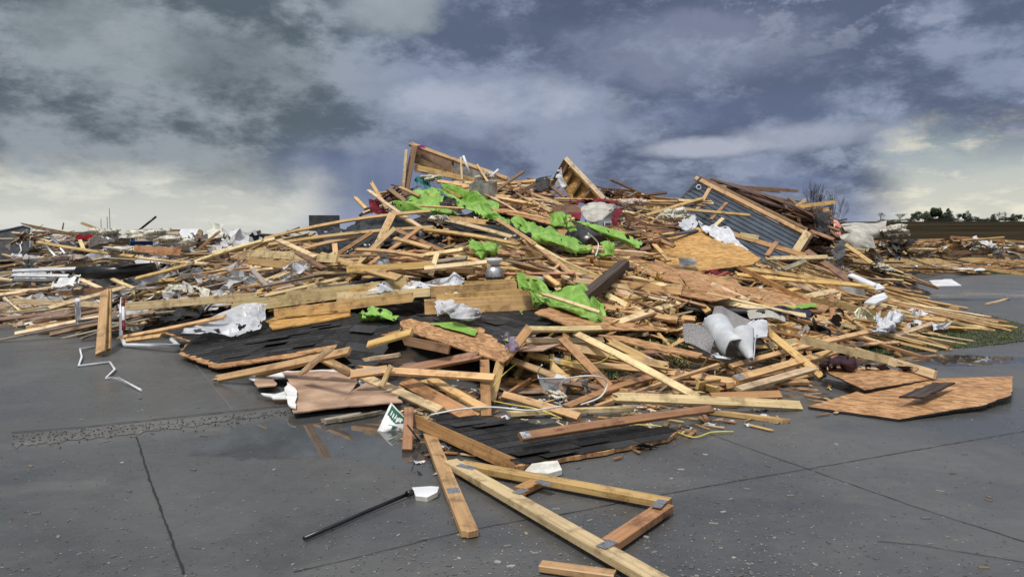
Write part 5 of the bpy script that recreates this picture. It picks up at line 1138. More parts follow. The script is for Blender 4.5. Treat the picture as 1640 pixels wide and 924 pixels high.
# ---- gypsum sheets on the pavement at the front
pg = Plane(G(470,665,.01),G(620,655,.01),G(540,600,.05))
for pts, mt, lb in (([(395,605),(430,598),(470,600),(560,594),(600,604),(540,606),(470,610),(440,612),(420,620),(400,612)],'drywall_paper','torn white paper strip at the back edge of the gypsum sheets'),
    ([(452,606),(520,603),(570,608),(574,622),(560,640),(566,660),(470,671),(462,655),(470,640),(462,620)],'drywall_brown','larger brown sheet of soaked gypsum board on the wet pavement'),
    ([(552,650),(566,636),(588,622),(632,634),(645,656),(560,662)],'drywall_brown','smaller brown sheet of soaked gypsum board near the sack'),
    ([(418,636),(440,638),(460,632),(494,634),(476,645),(438,645)],'drywall_paper','torn white paper tongue lying left of the brown gypsum sheet'),
    ([(408,614),(436,612),(442,624),(412,626)],'drywall_brown','small brown torn gypsum scrap at the left end'),
    ([(460,626),(470,634),(476,650),(474,668),(466,666),(456,640)],'drywall_paper','curled white torn edge along the left side of the larger gypsum sheet'),
    ([(784,620),(800,600),(870,588),(880,610),(872,632),(820,634)],'drywall_brown','muddy brown gypsum sheet behind the yellow wire'),
    ([(575,612),(600,614),(604,624),(580,630)],'drywall_paper','small white torn paper between the two brown gypsum sheets'),
    ([(800,548),(880,545),(900,556),(870,566),(800,566)],'drywall_brown','grey brown gypsum sheet in the gap behind the level boards')):
    pgx = pg if lb.find('gap') < 0 else Plane((800,560,8.3),(900,556,8.4),(860,548,8.9))
    P = rough_outline([pgx.hit(*q) for q in pts], .012); mb = MB(); hh = {'larger': .05, 'smaller': .06, 'curled': .075}.get(lb.split()[0], .03)+rnd.random()*.01
    slab_into(mb, pgx, P, .012, hh, warp=.012); c = sum(P, Vector())/len(P); tag(mb.build('gypsum_sheet', M[mt], origin=c), lb, 'gypsum board')
pk = [(525,676,.03),(552,666,.03),(600,664,.03)]
board((522,674,.03), (566,666,.03), '4', 'grey', 'f', 'grey wet splintered board on the edge of the pavement puddle', brk=(.1,.15), bow=0, material='wood')
board((545,672,.03), (600,662,.03), '3', 'grey', 'f', 'second grey wet splinter beside the puddle', brk=(.1,.1), bow=0)
# ---- carpets
cloth('carpet', [[(1094,518,9.2),(1112,520,9.3),(1136,532,9.3),(1146,540,9.2)],[(1094,535,9.1),(1112,542,9.05),(1130,552,8.9),(1140,556,8.95)],[(1098,550,9.0),(1112,554,8.95),(1128,562,8.8),(1138,568,8.85)]], 'carpet_grey', 'grey pile carpet piece curled at the left of the pale rolls', 'carpet', .015, .5, .012, ragged=.03)
cloth('carpet', [[(1144,492,10.0),(1160,492,10.1),(1190,508,10.1),(1222,520,10)],[(1140,506,9.9),(1160,508,9.9),(1188,522,9.8),(1216,532,9.8)],[(1140,520,9.7),(1156,524,9.7),(1180,536,9.6),(1200,544,9.7)]], 'carpet_grey', 'grey pile carpet piece behind the pale rolls', 'carpet', .02, .5, .012, ragged=.03)
curl('carpet', (1146,522,9.5), (1180,562,8.85), .17, .15, -60, 175, Vector((.5,-1,.2)), 'carpet_pale', 'pale grey carpet backing rolled up, left roll')
curl('carpet', (1190,538,9.0), (1203,576,8.65), .155, .03, -40, 290, Vector((0,-1,.2)), 'carpet_pale', 'pale grey carpet end curled like a cup, tip pointing down')
cloth('carpet', [[(1128,562,9.0),(1150,568,8.8)],[(1140,574,8.8),(1172,574,8.6)]], 'carpet_pale', 'pale carpet edge lying under the left roll', 'carpet', .02, .4, .012)
cloth('carpet', [[(1196,520,9.6),(1214,508,9.6),(1226,512,9.6)],[(1190,532,9.4),(1210,524,9.3),(1230,528,9.4)],[(1196,544,9.2),(1212,542,9.1),(1228,540,9.2)]], 'carpet_pale', 'pale grey carpet flap behind the curled cup', 'carpet', .04, .4, .012)
cloth('carpet', [[(1196,500,10.4),(1230,498,10.4),(1256,508,10.4)],[(1200,512,10.2),(1232,508,10.1),(1258,516,10.2)]], 'carpet_beige', 'grey beige carpet roll right behind the pale flap', 'carpet', .03, .4, .012)
cloth('carpet', [[(1130,512,9.5),(1142,508,9.5)],[(1120,524,9.4),(1136,530,9.4)]], 'white_wrap', 'small white fleece scrap between the two grey carpet pieces', 'carpet', .05, .2)
cloth('carpet', [[(1346,358,19.5),(1370,356,19.6),(1400,358,19.8),(1420,354,20)],[(1350,366,19.0),(1372,366,18.8),(1400,370,18.8),(1416,370,19.4)],[(1358,374,18.8),(1376,378,18.6),(1396,382,18.6),(1408,380,19)]], 'carpet_beige', 'upper long beige carpet sagging on the right skyline', 'carpet', .03, .7, .012, ragged=.03)
cloth('carpet', [[(1342,378,18.3),(1362,374,18.1),(1384,372,18.0),(1398,380,18.2)],[(1350,386,17.9),(1365,384,17.4),(1384,384,17.3),(1400,388,17.8)],[(1358,396,17.6),(1370,397,17.2),(1386,398,17.2),(1402,398,17.6)]], 'carpet_beige', 'lower beige carpet folded over below the sagging one', 'carpet', .05, .6, .012, ragged=.03)
cloth('carpet', [[(930,334,16.1),(945,328,16.1),(968,326,16.0),(984,328,16)],[(932,344,15.8),(946,342,15.5),(966,342,15.4),(982,338,15.7)],[(940,354,15.5),(950,356,15.2),(962,354,15.2),(972,348,15.5)]], 'carpet_beige', 'beige grey rug folded inside the dark red cloth', 'rug', .05, .5, .012)
# ---- cloths
cloth('red_cloth', [[(912,320,16.5),(922,326,16.3)],[(910,334,16.2),(930,338,16.0)],[(910,350,15.8),(930,352,15.7)]], 'red_cloth', 'dark red cloth hanging at the left of the beige rug', 'cloth', .06, .3)
cloth('red_cloth', [[(922,320,16.6),(950,318,16.6),(980,320,16.5),(1008,324,16.4)],[(926,328,16.2),(952,326,16.2),(980,328,16.0),(1004,332,16.0)]], 'red_cloth', 'dark red cloth draped along the top of the beige rug', 'cloth', .05, .3)
cloth('red_cloth', [[(990,326,15.9),(1004,324,15.9)],[(982,340,15.6),(996,342,15.6)],[(978,356,15.3),(988,362,15.2)]], 'red_cloth', 'dark red strip falling right of the beige rug', 'cloth', .05, .3)
cloth('red_cloth', [[(1108,435,12.3),(1140,434,12.3),(1172,436,12.3)],[(1110,439,12.1),(1140,440,12.1),(1170,440,12.1)]], 'red_cloth', 'narrow dark red cloth lying on the brown sheathing', 'cloth', .04, .2)
cloth('plaid_cloth', [[(590,320,16.6),(606,316,16.6),(622,326,16.5)],[(592,332,16.3),(606,334,16.2),(622,338,16.2)],[(594,342,16.1),(606,344,16),(616,344,16)]], 'red_cloth', 'dark red plaid cloth at the left shoulder of the heap', 'cloth', .07, .3)
cloth('black_rag', [[(858,284,17.4),(884,278,17.4)],[(856,296,17.2),(880,294,17.1)],[(852,308,16.9),(868,308,16.9)]], 'felt_and_shade', 'black rag hanging from the top right of the wall remnant', 'cloth', .05, .3)
cloth('teal_net', [[(666,290,17.6),(676,282,17.5),(692,300,17.4)],[(660,302,17.5),(676,298,17.2),(694,304,17.2)]], 'teal_cloth', 'dark teal net caught under the wall remnant', 'cloth', .05, .3)
cloth('magenta_cloth', [[(668,233,17.9),(678,233,17.9),(685,236,17.9)],[(668,238,17.8),(676,239,17.8),(684,239,17.8)]], 'magenta_cloth', 'small magenta cloth on the very top of the wall remnant', 'cloth', .04, .15)
cloth('mauve_cloth', [[(800,534,7.9),(814,534,7.85),(828,542,7.9)],[(806,548,7.7),(818,550,7.6),(830,556,7.7)],[(812,562,7.6),(820,566,7.55),(828,562,7.6)]], 'mauve_cloth', 'mauve cloth crumpled at the corner of the middle shingle sheet', 'cloth', .03, .12)
cloth('plum_cloth', [[(1316,580,.3),(1340,572,.3),(1375,576,.25)],[(1312,588,.2),(1342,584,.25),(1378,588,.2)],[(1320,594,.1),(1345,596,.12),(1376,596,.1)]], 'plum_cloth', 'plum spotted cloth bundle at the back of the brown sheets', 'cloth', .04, .2)
cloth('plum_cloth', [[(1376,586,.22),(1430,586,.2),(1505,592,.2)],[(1378,594,.12),(1430,596,.12),(1500,600,.12)]], 'plum_cloth', 'plum spotted cloth tail lying behind the thin board', 'cloth', .03, .2)
cloth('dark_sleeve', [[(1338,384,15.6),(1352,384,15.6)],[(1336,400,15.2),(1354,400,15.2)],[(1334,425,14.9),(1352,424,14.9)]], 'dark_grey', 'dark grey sleeve hanging from a board below the beige carpets', 'cloth', .04, .25)
cloth('black_coat', [[(1304,334,18.8),(1318,340,18.6),(1330,352,18.4)],[(1304,352,18.5),(1318,356,18.3),(1330,362,18.1)],[(1306,372,18.2),(1318,376,18.0),(1328,374,17.9)]], 'felt_and_shade', 'black cloth hanging over the right end of the dark boards', 'cloth', .08, .3)
cloth('striped_cloth', [[(1334,354,18.3),(1346,358,18.2)],[(1336,366,18.1),(1348,368,18)],[(1338,376,17.9),(1346,378,17.9)]], 'orange_cloth', 'orange and white striped cloth beside the black one', 'cloth', .06, .15)
cloth('navy_cloth', [[(1228,500,10.9),(1260,496,11.1),(1300,502,11.1)],[(1232,508,10.7),(1264,508,10.7),(1298,510,10.8)]], 'navy_cloth', 'navy cloth lying behind the dark metal trim', 'cloth', .04, .3)
cloth('black_sheeting', [[(505,372,.1),(540,362,.1),(600,352,.08),(640,348,.06)],[(515,385,.1),(550,378,.08),(600,366,.06),(690,362,.05)],[(510,402,.06),(545,398,.06),(600,388,.05),(700,380,.05)],[(510,408,.04),(540,408,.04),(600,400,.04),(715,398,.04)]], 'black_plastic', 'torn black sheeting under the crossing long studs', 'sheeting', .08, .5, ragged=.15)
cloth('black_sheeting', [[(810,412,13.0),(850,408,13.2)],[(812,430,12.6),(850,430,12.7)]], 'black_plastic', 'black sheet in the gap between studs above the lower green sheeting', 'sheeting', .05, .4)
cloth('pad', [[(1366,505,.4),(1380,492,.5),(1400,506,.4)],[(1362,512,.3),(1380,510,.35),(1404,514,.25)]], 'pad_yellow', 'creamy yellow pad folded like a tent at the right end of the heap', 'pad', .02, .4, .02)
cloth('felt_flag', [[(1340,498,.45),(1345,494,.5),(1350,505,.4)],[(1326,512,.2),(1338,516,.2),(1348,520,.2)]], 'dark_grey', 'dark roofing flap standing up beside the leaning board on the right', 'roofing', .03, .3)
# ---- insulation
for k, (u, v, x, s, mt, lb) in enumerate(((170,378,1.1,.24,'fluff','big tuft of white insulation on top of the left heap'),(208,404,.8,.20,'fluff','white insulation tuft hanging above the black tube'),(245,379,.9,.22,'fluff','white insulation tuft right of the blue box'),
    (278,388,.8,.18,'fluff','white insulation tuft left of the torn white paper'),(115,418,.5,.20,'fluff_pink','soiled insulation wad low on the left heap'),(285,464,.3,.12,'fluff','small cream insulation wad above the long thick beam'),
    (1080,348,.8,.20,'fluff','dirty white insulation tuft left of the siding wall'),(705,352,.5,.13,'fluff','small white insulation tuft beside the big green sheet'),(892,634,.04,.07,'fluff','grey white wad below the silver foil'),
    (1408,432,.1,.22,'fluff','cream wad lying at the road end of the far debris'),(1575,398,.3,.18,'fluff','round white bundle on the far right debris'),(1012,328,.6,.15,'fluff_pink','soiled white wad right of the dark red cloth'),
    (778,284,17.8,.16,'fluff','cream wad on the sloping top of the wall remnant'),(1318,418,.4,.15,'fluff','white wad caught on the bleached board end'),(1430,374,.7,.28,'fluff','white wad at the skyline right of the beige carpets'),(690,288,17.4,.16,'fluff','white wad below the wall remnant'))):
    fluffball('insulation', (u, v, x), s, mt, lb)
# ---- pipes, trims, wires
rod('black_tube', [(125,437,15.0),(180,436,15.0),(248,431,15.1)], .13, 'black_plastic', 'thick shiny black tube lying level on the left heap', 'tube', k=14)
rod('black_pipe', [(487,862,.025),(570,826,.025),(655,790,.03)], .012, 'black_plastic', 'long thin black pole lying on the pavement in the left foreground', 'pole')
o = rod('pole_cap', [(652,791,.035),(660,788,.035)], .02, 'black_plastic', None, None); pp = [x for x in bpy.data.objects if x.name == 'black_pipe'][0]; o.parent = pp; o.location = o.location-pp.location
panel('plastic_piece', (G(662,796,.03),G(700,790,.04),G(680,778,.05)), [(660,780),(690,778),(703,779),(700,788),(684,796),(666,794)], 'white broken plastic plate beside the end of the black pole', 'plastic piece', .03, ('siding_white','tile_pale'), .003)
rod('gutter_trim', [(196,478,12.6),(194,500,12.2),(194,540,.04),(200,553,.02),(290,554,.02),(275,544,.06)], .035, 'siding_white', 'bent white downspout standing and lying at the left foot of the heap', 'downspout', k=4)
rod('bent_trim', [(152,555,.02),(128,559,.04),(131,572,.04),(126,586,.02),(176,580,.02)], .015, 'siding_white', 'bent white metal trim zigzag on the pavement at the left', 'trim', k=4)
rod('bent_trim', [(176,580,.03),(184,592,.03),(170,606,.02),(186,604,.02),(226,625,.02)], .015, 'siding_white', 'bent white metal trim with a straight end nearer the viewer, left', 'trim', k=4)
rod('white_trim', [(124,480,.5),(126,522,.02),(124,524,.02)], .045, 'siding_white', 'upright white trim left of the stapled plank', 'trim', k=4)
rod('white_trim', [(130,518,.06),(160,516,.06)], .03, 'siding_white', 'short white trim lying at the foot of the stapled plank', 'trim', k=4)
o = rod('marker_pipe', [(197,478,11.7),(198,527,11.3)], .022, 'siding_white', 'upright white pipe painted dark red at both ends beside the long beam', 'pipe')
for a, b_ in (((197,478,11.68),(197.2,490,11.58)), ((197.8,514,11.38),(198,528,11.28))):
    q = rod('red_band', [a, b_], .026, 'maroon_paint', None, None); q.parent = o; q.location = q.location-o.location
rod('long_pole', [(219,372,22),(250,347,22)], .03, 'black_plastic', 'thin black pole pointing up right on the left skyline', 'pole', k=6)
rod('white_pipe', [(742,250,17.8),(752,277,17.7)], .03, 'siding_white', 'short white pipe leaning on the wall remnant', 'pipe')
rod('white_pipe', [(786,284,17.6),(798,272,17.7)], .03, 'siding_white', 'short white pipe near the lower end of the wall remnant', 'pipe')
rod('white_pipe', [(826,378,13.4),(812,380,13.3),(797,402,12.9)], .022, 'siding_white', 'bent white pipe in front of the black shingles in the middle', 'pipe')
rod('dark_rod', [(500,464,11.6),(560,456,11.6),(612,444,11.6)], .028, 'dark_grey', 'thin dark rod lying over the joists left of the long white wrap', 'rod')
rod('bent_conduit', [(1494,426,29.5),(1508,413,29.5),(1513,400,30),(1506,395,30),(1492,410,30)], .05, 'siding_white', 'bent metal loop standing up in front of the far beam', 'conduit', sub=4)
rod('bent_conduit', [(1440,412,29),(1460,424,28.5),(1470,428,28)], .04, 'steel', 'thin bent conduit lying left of the metal loop', 'conduit')
rod('yellow_wire', [(785,625,7.3),(800,606,7.4),(822,586,7.9),(835,580,8.1),(866,588,8.0)], .006, 'cable_yellow', 'yellow wire hanging in a loop right of the upright post', 'wire', sub=6)
rod('yellow_wire', [(780,640,.1),(820,648,.1),(860,655,.1),(900,670,.05)], .006, 'cable_yellow', 'yellow wire lying along the ground left of the long pale plank', 'wire', sub=6)
rod('yellow_wire', [(1010,680,.04),(1045,681,.03),(1070,686,.02),(1110,700,.02),(1140,692,.03),(1175,691,.03)], .006, 'cable_yellow', 'yellow wire reaching out over the pavement right of the front shingles', 'wire', sub=6)
rod('yellow_wire', [(880,576,.35),(930,582,.3),(960,580,.3),(980,568,.4)], .006, 'cable_yellow', 'yellow wire tangled with the boards above the silver foil', 'wire', sub=6)
rod('white_wire', [(690,664,.16),(740,655,.18),(790,652,.18),(850,657,.15),(900,650,.15)], .008, 'cable_white', 'white wire across the wide orange plank in front', 'wire', sub=6)
rod('white_wire', [(896,618,.12),(910,606,.25),(950,602,.3),(972,612,.2),(962,635,.1),(930,648,.05)], .008, 'cable_white', 'white wire loop around the silver foil', 'wire', sub=6)
rod('white_wire', [(942,374,.6),(958,390,.4),(954,410,.3)], .01, 'cable_white', 'white wire curving down over the black drum', 'wire', sub=6)
rod('white_wire', [(868,584,.3),(862,596,.2),(872,606,.1)], .007, 'cable_white', 'short white wire curl above the clear tub', 'wire', sub=6)
rod('black_drum', [(925,384,14.2),(955,402,13.4)], .26, 'black_plastic', 'black ribbed drum under the smooth green sheet', 'drum', k=16)
# ---- sack with green print
e = empty('sack', G(625,697), 'white sack with green print standing at the puddle edge', 'sack')
pa = [W(626,644,6.55), W(652,672,6.5), W(650,690,6.35), W(600,699,6.27)]
mb = MB(); k_ = 14
def sk(s, t): return (pa[0]*(1-s)+pa[1]*s)*(1-t)+(pa[3]*(1-s)+pa[2]*s)*t
for side in (0, 1):
    for i in range(k_+1):
        for j in range(k_+1):
            s_, t_ = j/k_, i/k_; p = sk(s_, t_); bul = .10*math.sin(math.pi*s_)*math.sin(math.pi*t_)+.012*noise.noise(p*14); mb.v.append(tuple(p+Vector((0, -1, 0))*(bul if side == 0 else -bul*.9)))
    b0 = side*(k_+1)**2
    for i in range(k_):
        for j in range(k_): q = b0+i*(k_+1)+j; mb.face((q, q+1, q+k_+2, q+k_+1), smooth=True)
mb.build('bag', M['drywall_paper'], e)
def spatch(name, poly, material, h=.006):
    mb = MB(); n0 = 0
    for (s_, t_) in poly:
        p = sk(s_, t_); bul = .10*math.sin(math.pi*s_)*math.sin(math.pi*t_)+.012*noise.noise(p*14)+h; mb.v.append(tuple(p+Vector((0, -1, 0))*bul))
    mb.face(range(len(poly))); return mb.build(name, M[material], e)
for i in range(8): s0, s1 = .10+i*.11, .10+(i+1)*.11; spatch('green_band', [(s0,.03),(s1,.03),(s1,.40-.10*abs(i-4)/4),(s0,.40-.08*abs(i-4)/4)], 'sack_green')
spatch('green_band', [(.34,.52),(.52,.50),(.46,.86),(.24,.92)], 'sack_green'); spatch('green_band', [(.52,.50),(.70,.56),(.60,.70),(.48,.74)], 'sack_green')
for i, (s_, t_) in enumerate(((.22,.12),(.34,.14),(.46,.12),(.60,.16),(.72,.2))): spatch('print', [(s_,t_),(s_+.05,t_),(s_+.05,t_+.13),(s_,t_+.13)], 'white_wrap', .012)
rod('thin_rod', [(652,680,.22),(672,706,.03)], .006, 'dark_grey', 'thin dark rod leaning across the upright board beside the sack', 'rod')
# ---- clear tub, foil, metal globe lamps, ladder, blue box
e = empty('clear_tub', S(887,630,0), 'clear plastic tub half buried in front of the crossing studs', 'tub')
c0 = S(887,628,.02); mb = MB(); w0, w1, hh = .11, .16, .16
ringb = [(-1,-.6),(1,-.6),(1,.6),(-1,.6)]
for z, w_ in ((0, w0), (hh, w1)):
    for a, b_ in ringb: mb.v.append(tuple(c0+Vector((a*w_, b_*w_, z))))
for i in range(4): mb.face((i, (i+1) % 4, 4+(i+1) % 4, 4+i))
mb.face((3, 2, 1, 0)); mb.build('tub', M['clear_plastic'], e)
mb = MB(); mb.tube([c0+Vector((a*w1, b_*w1, hh)) for a, b_ in ringb+ringb[:1]], .006, 5); mb.build('rim', M['siding_white'], e)
cloth('foil', [[(922,608,.2),(942,606,.25)],[(926,620,.12),(944,618,.15)],[(930,632,.04),(952,634,.03)]], 'steel', 'crumpled silver foil duct beside the clear tub', 'foil', .04, .08)
for (u, v, d, lb) in ((614,427,12.7,'globe shaped metal and glass lamp left, above the joists'),(792,441,12.0,'dented round metal lamp right, above the floor joists')):
    c = S(u, v, .10); e = empty('lamp', c-Vector((0, 0, .2)), lb, 'lamp'); mb = MB()
    mb.tube([c+Vector((0, 0, z)) for z in (-.13, -.11, -.02, .07, .12, .14)], [.03, .10, .13, .12, .08, .03], 14); mb.build('globe', M['steel'], e)
    mb = MB(); mb.tube([c+Vector((.0, 0, .14)), c+Vector((0, 0, .20)), c+Vector((0, 0, .24))], [.05, .11, .11], 14); mb.build('cap', M['siding_white'], e)
    mb = MB(); mb.tube([c+Vector((math.cos(i*.5236)*.135, math.sin(i*.5236)*.135, -.03)) for i in range(13)], .012, 5); mb.build('band', M['black_plastic'], e)
e = empty('ladder', W(80,400,18), 'aluminium ladder pieces leaning in the far left heap', 'ladder')
for a, b_ in (((75,370,20),(105,408,18.5)), ((56,376,20),(92,414,18.5))):
    mb = MB(); mb.tube([PT(a), PT(b_)], .045, 4); mb.build('rail', M['steel'], e)
for f in (.15, .4, .65, .9):
    mb = MB(); mb.tube([PT((75,370,20)).lerp(PT((105,408,18.5)), f), PT((56,376,20)).lerp(PT((92,414,18.5)), f)], .025, 5); mb.build('rung', M['steel'], e)
def crate(name, c, sx_, sy_, sz_, rz, rx, material, label, cat, lid=None):
    e = empty(name, c, label, cat); Rm = Matrix.Rotation(rz, 3, 'Z') @ Matrix.Rotation(rx, 3, 'X'); X_, Y_, Z_ = Rm @ Vector((1, 0, 0)), Rm @ Vector((0, 1, 0)), Rm @ Vector((0, 0, 1)); c = Vector(c)+Z_*sz_/2
    mb = MB(); t_ = .02
    mb.box(c-Z_*(sz_/2-t_/2), X_*sx_/2, Y_*sy_/2, Z_*t_/2)
    for s_ in (-1, 1): mb.box(c+X_*s_*(sx_/2-t_/2), X_*t_/2, Y_*sy_/2, Z_*(sz_/2-.001)); mb.box(c+Y_*s_*(sy_/2-t_/2), X_*(sx_/2-t_-.001), Y_*t_/2, Z_*(sz_/2-.002))
    mb.build('body', M[material], e)
    if lid: mb = MB(); mb.box(c+Z_*(sz_/2+.05)+X_*.1, X_*sx_/2, (Y_*.9+Z_*.4)*sy_/2, (Z_*.9-Y_*.4)*.008); mb.build('flap', M[lid], e)
crate('blue_box', W(226,396,19.6), .5, .35, .3, .5, .6, 'blue_box', 'open blue cardboard box tipped over on the left heap', 'box', 'drywall_brown')
crate('storage_bin', W(303,396,20), .6, .4, .3, -.4, .5, 'carpet_pale', 'pale grey plastic bin lying on its side on the left heap', 'bin', 'siding_white')
crate('gift_carton', W(150,382,20.5), .7, .4, .12, .1, .1, 'red_paint', 'flat red carton beside the big white insulation tuft', 'box')
crate('dark_cabinet', W(520,370,18.2), .66, .45, .36, .15, .0, 'dark_grey', 'dark cabinet on the skyline left of the middle', 'cabinet')
crate('grey_carton', W(905,352,15.6), .5, .4, .28, .2, .15, 'drywall_brown', 'brown grey carton left of the dark red cloth', 'box')
crate('grey_carton', W(775,315,16.5), .5, .35, .3, -.3, .2, 'grey_paper', 'dirty grey carton near the top below the dark leaning stud', 'box')
# dark appliance door at the far left
e = empty('vehicle_door', W(35,400,21), 'dark panel with wiring and a round latch at the far left edge', 'door')
pl = Plane(W(20,370,21), W(56,358,21.5), W(20,410,20.6)); mb = MB(); slab_into(mb, pl, rough_outline([pl.hit(*q) for q in ((-10,372),(36,362),(52,366),(48,400),(30,418),(-10,420))], .0), .12); mb.build('panel', M['dark_grey'], e)
mb = MB(); c = pl.hit(30, 389)+pl.n*.02; mb.tube([c+pl.x*.07*math.cos(i*.5236)+pl.y*.07*math.sin(i*.5236) for i in range(13)], .012, 5); mb.tube([pl.hit(32, 393)+pl.n*.02, pl.hit(34, 402)+pl.n*.03, pl.hit(26, 414)+pl.n*.03], .015, 5); mb.build('latch', M['siding_white'], e)
mb = MB(); mb.tube([pl.hit(-10, 372)+pl.n*.02, pl.hit(36, 362)+pl.n*.02, pl.hit(50, 366)+pl.n*.02, pl.hit(48, 398)+pl.n*.02], .03, 6); mb.build('edge_trim', M['carpet_pale'], e)
# torn plywood wall far left
pl = Plane(W(230,385,25), W(325,385,25), W(230,370,25.3)); e = empty('plywood_wall', W(280,385,25), 'torn low plywood wall on the left skyline', 'wall')
mb = MB(); slab_into(mb, pl, rough_outline([pl.hit(*q) for q in ((225,392),(228,371),(238,367),(250,368),(290,369),(318,370),(318,392))], .015), .05); mb.build('boarding', M['drywall_brown'], e)
mb = MB(); board_into(mb, W(321,370,24.8), W(321,392,24.7), Vector((0, -1, 0)), .13, .1, tint('orange')); mb.build('post', M['wood'], e)
mb = MB(); board_into(mb, W(228,368.5,24.9), W(322,369.5,24.9), Vector((0, -1, 0)), .05, .1, tint('dark')); mb.build('cap', M['wood'], e)
panel('torn_felt', ((326,384,20),(350,368,20.4),(340,386,20)), [(318,386),(334,372),(351,366),(344,380),(336,388)], 'black pointed sheet standing on the left skyline', 'roofing', .01, ('felt_and_shade','felt_and_shade'), .012)
# beams and white siding heaps at far left
for a, b_, mt, lb in (((20,434,15.2),(126,430,15.4),'siding_white','long grey white gutter along the left edge above the crumpled sheet'), ((20,441,15.0),(110,442,14.9),'siding_white','second long gutter just below the upper one at the left edge'), ((20,449,14.7),(90,449,14.8),'dark_grey','dark gutter below the white ones at the left edge')):
    board(a, b_, '4', 'pale', 't', lb, material='carpet_pale' if mt == 'siding_white' else mt, bow=0, name='rain_gutter', cat='gutter')
# printed house wrap between boards at the far right
pw = Plane(W(1520,392,36), W(1640,398,36), W(1520,386,36.1)); e = empty('printed_wrap', W(1580,396,36), 'pale wrap printed with black words between planks at the far right', 'house wrap')
mb = MB(); slab_into(mb, pw, [pw.hit(*q) for q in ((1528,386),(1640,393),(1640,400),(1560,396),(1530,393))], .02); mb.build('wrap', M['tile_pale'], e)
def word(txt, u, v, size, par, pl):
    cu = bpy.data.curves.new('lettering', 'FONT'); cu.body = txt; cu.size = size; cu.align_x = 'CENTER'; cu.align_y = 'CENTER'; cu.extrude = .002; cu.offset = .004
    tmp = bpy.data.objects.new('tmp', cu); sc.collection.objects.link(tmp); dg = bpy.context.evaluated_depsgraph_get(); me = bpy.data.meshes.new_from_object(tmp.evaluated_get(dg)); bpy.data.objects.remove(tmp)
    me.materials.clear(); me.materials.append(M['ink']); ob = bpy.data.objects.new('lettering', me); sc.collection.objects.link(ob)
    x = pl.x; n = pl.n; y = n.cross(x)
    if x.x < 0: x = -x; y = n.cross(x)
    c = pl.hit(u, v)+n*.01; ob.matrix_world = Matrix(((x.x, y.x, n.x, c.x-par.location.x), (x.y, y.y, n.y, c.y-par.location.y), (x.z, y.z, n.z, c.z-par.location.z), (0, 0, 0, 1))); ob.parent = par; return ob
word('ltran', 1539, 389.8, .16, e, pw); word('Home', 1583, 392.6, .17, e, pw)
# ================================================================== loose boards filling the heap
ZONES = [ # polygon, count, lengths, angle mean/spread (deg from screen-horizontal), tints, sections, place words
 ([(20,372),(220,372),(380,385),(380,450),(200,530),(10,522)], 200, (1.0,3.4), (0,22), ('brown','gold','pale','grey','brown','grey'), 'the heap left end'),
 ([(380,395),(520,360),(640,345),(640,440),(560,470),(380,500)], 130, (1.2,3.8), (2,26), ('gold','pale','gold','orange','brown','grey'), 'the left slope'),
 ([(620,350),(800,345),(860,380),(860,440),(820,462),(620,460)], 130, (1.0,3.4), (-4,28), ('gold','pale','orange','gold','brown'), 'the heap middle'),
 ([(600,310),(700,290),(900,292),(1080,325),(1100,355),(960,360),(620,345)], 190, (.7,2.8), (-2,26), ('brown','gold','orange','pale','deep'), 'the top ridge'),
 ([(860,385),(1000,395),(1080,430),(1120,480),(1100,560),(960,530),(860,450)], 260, (1.0,3.6), (-24,24), ('gold','orange','pale','gold','brown'), 'the middle right slope'),
 ([(1080,455),(1240,425),(1350,430),(1430,480),(1480,515),(1400,540),(1240,560),(1120,530)], 250, (1.2,3.8), (-8,18), ('gold','pale','gold','orange'), 'the right slope'),
 ([(1290,405),(1340,388),(1500,388),(1630,388),(1630,430),(1340,436)], 130, (1.2,4.5), (-2,10), ('gold','orange','pale','brown'), 'the far right debris'),
 ([(1150,320),(1300,335),(1420,380),(1400,400),(1300,420),(1220,405)], 70, (.8,2.4), (-14,26), ('brown','deep','orange','dark'), 'the dark stack'),
 ([(560,560),(860,530),(1080,545),(1270,560),(1290,600),(1100,640),(820,650),(640,640)], 34, (.5,1.9), (-14,38), ('gold','orange','gold','brown'), 'the front foot'),
 ([(980,345),(1100,350),(1120,372),(1000,400),(960,380)], 80, (.6,2.2), (-16,36), ('brown','gold','deep','orange'), 'the upper right hollow'),
]
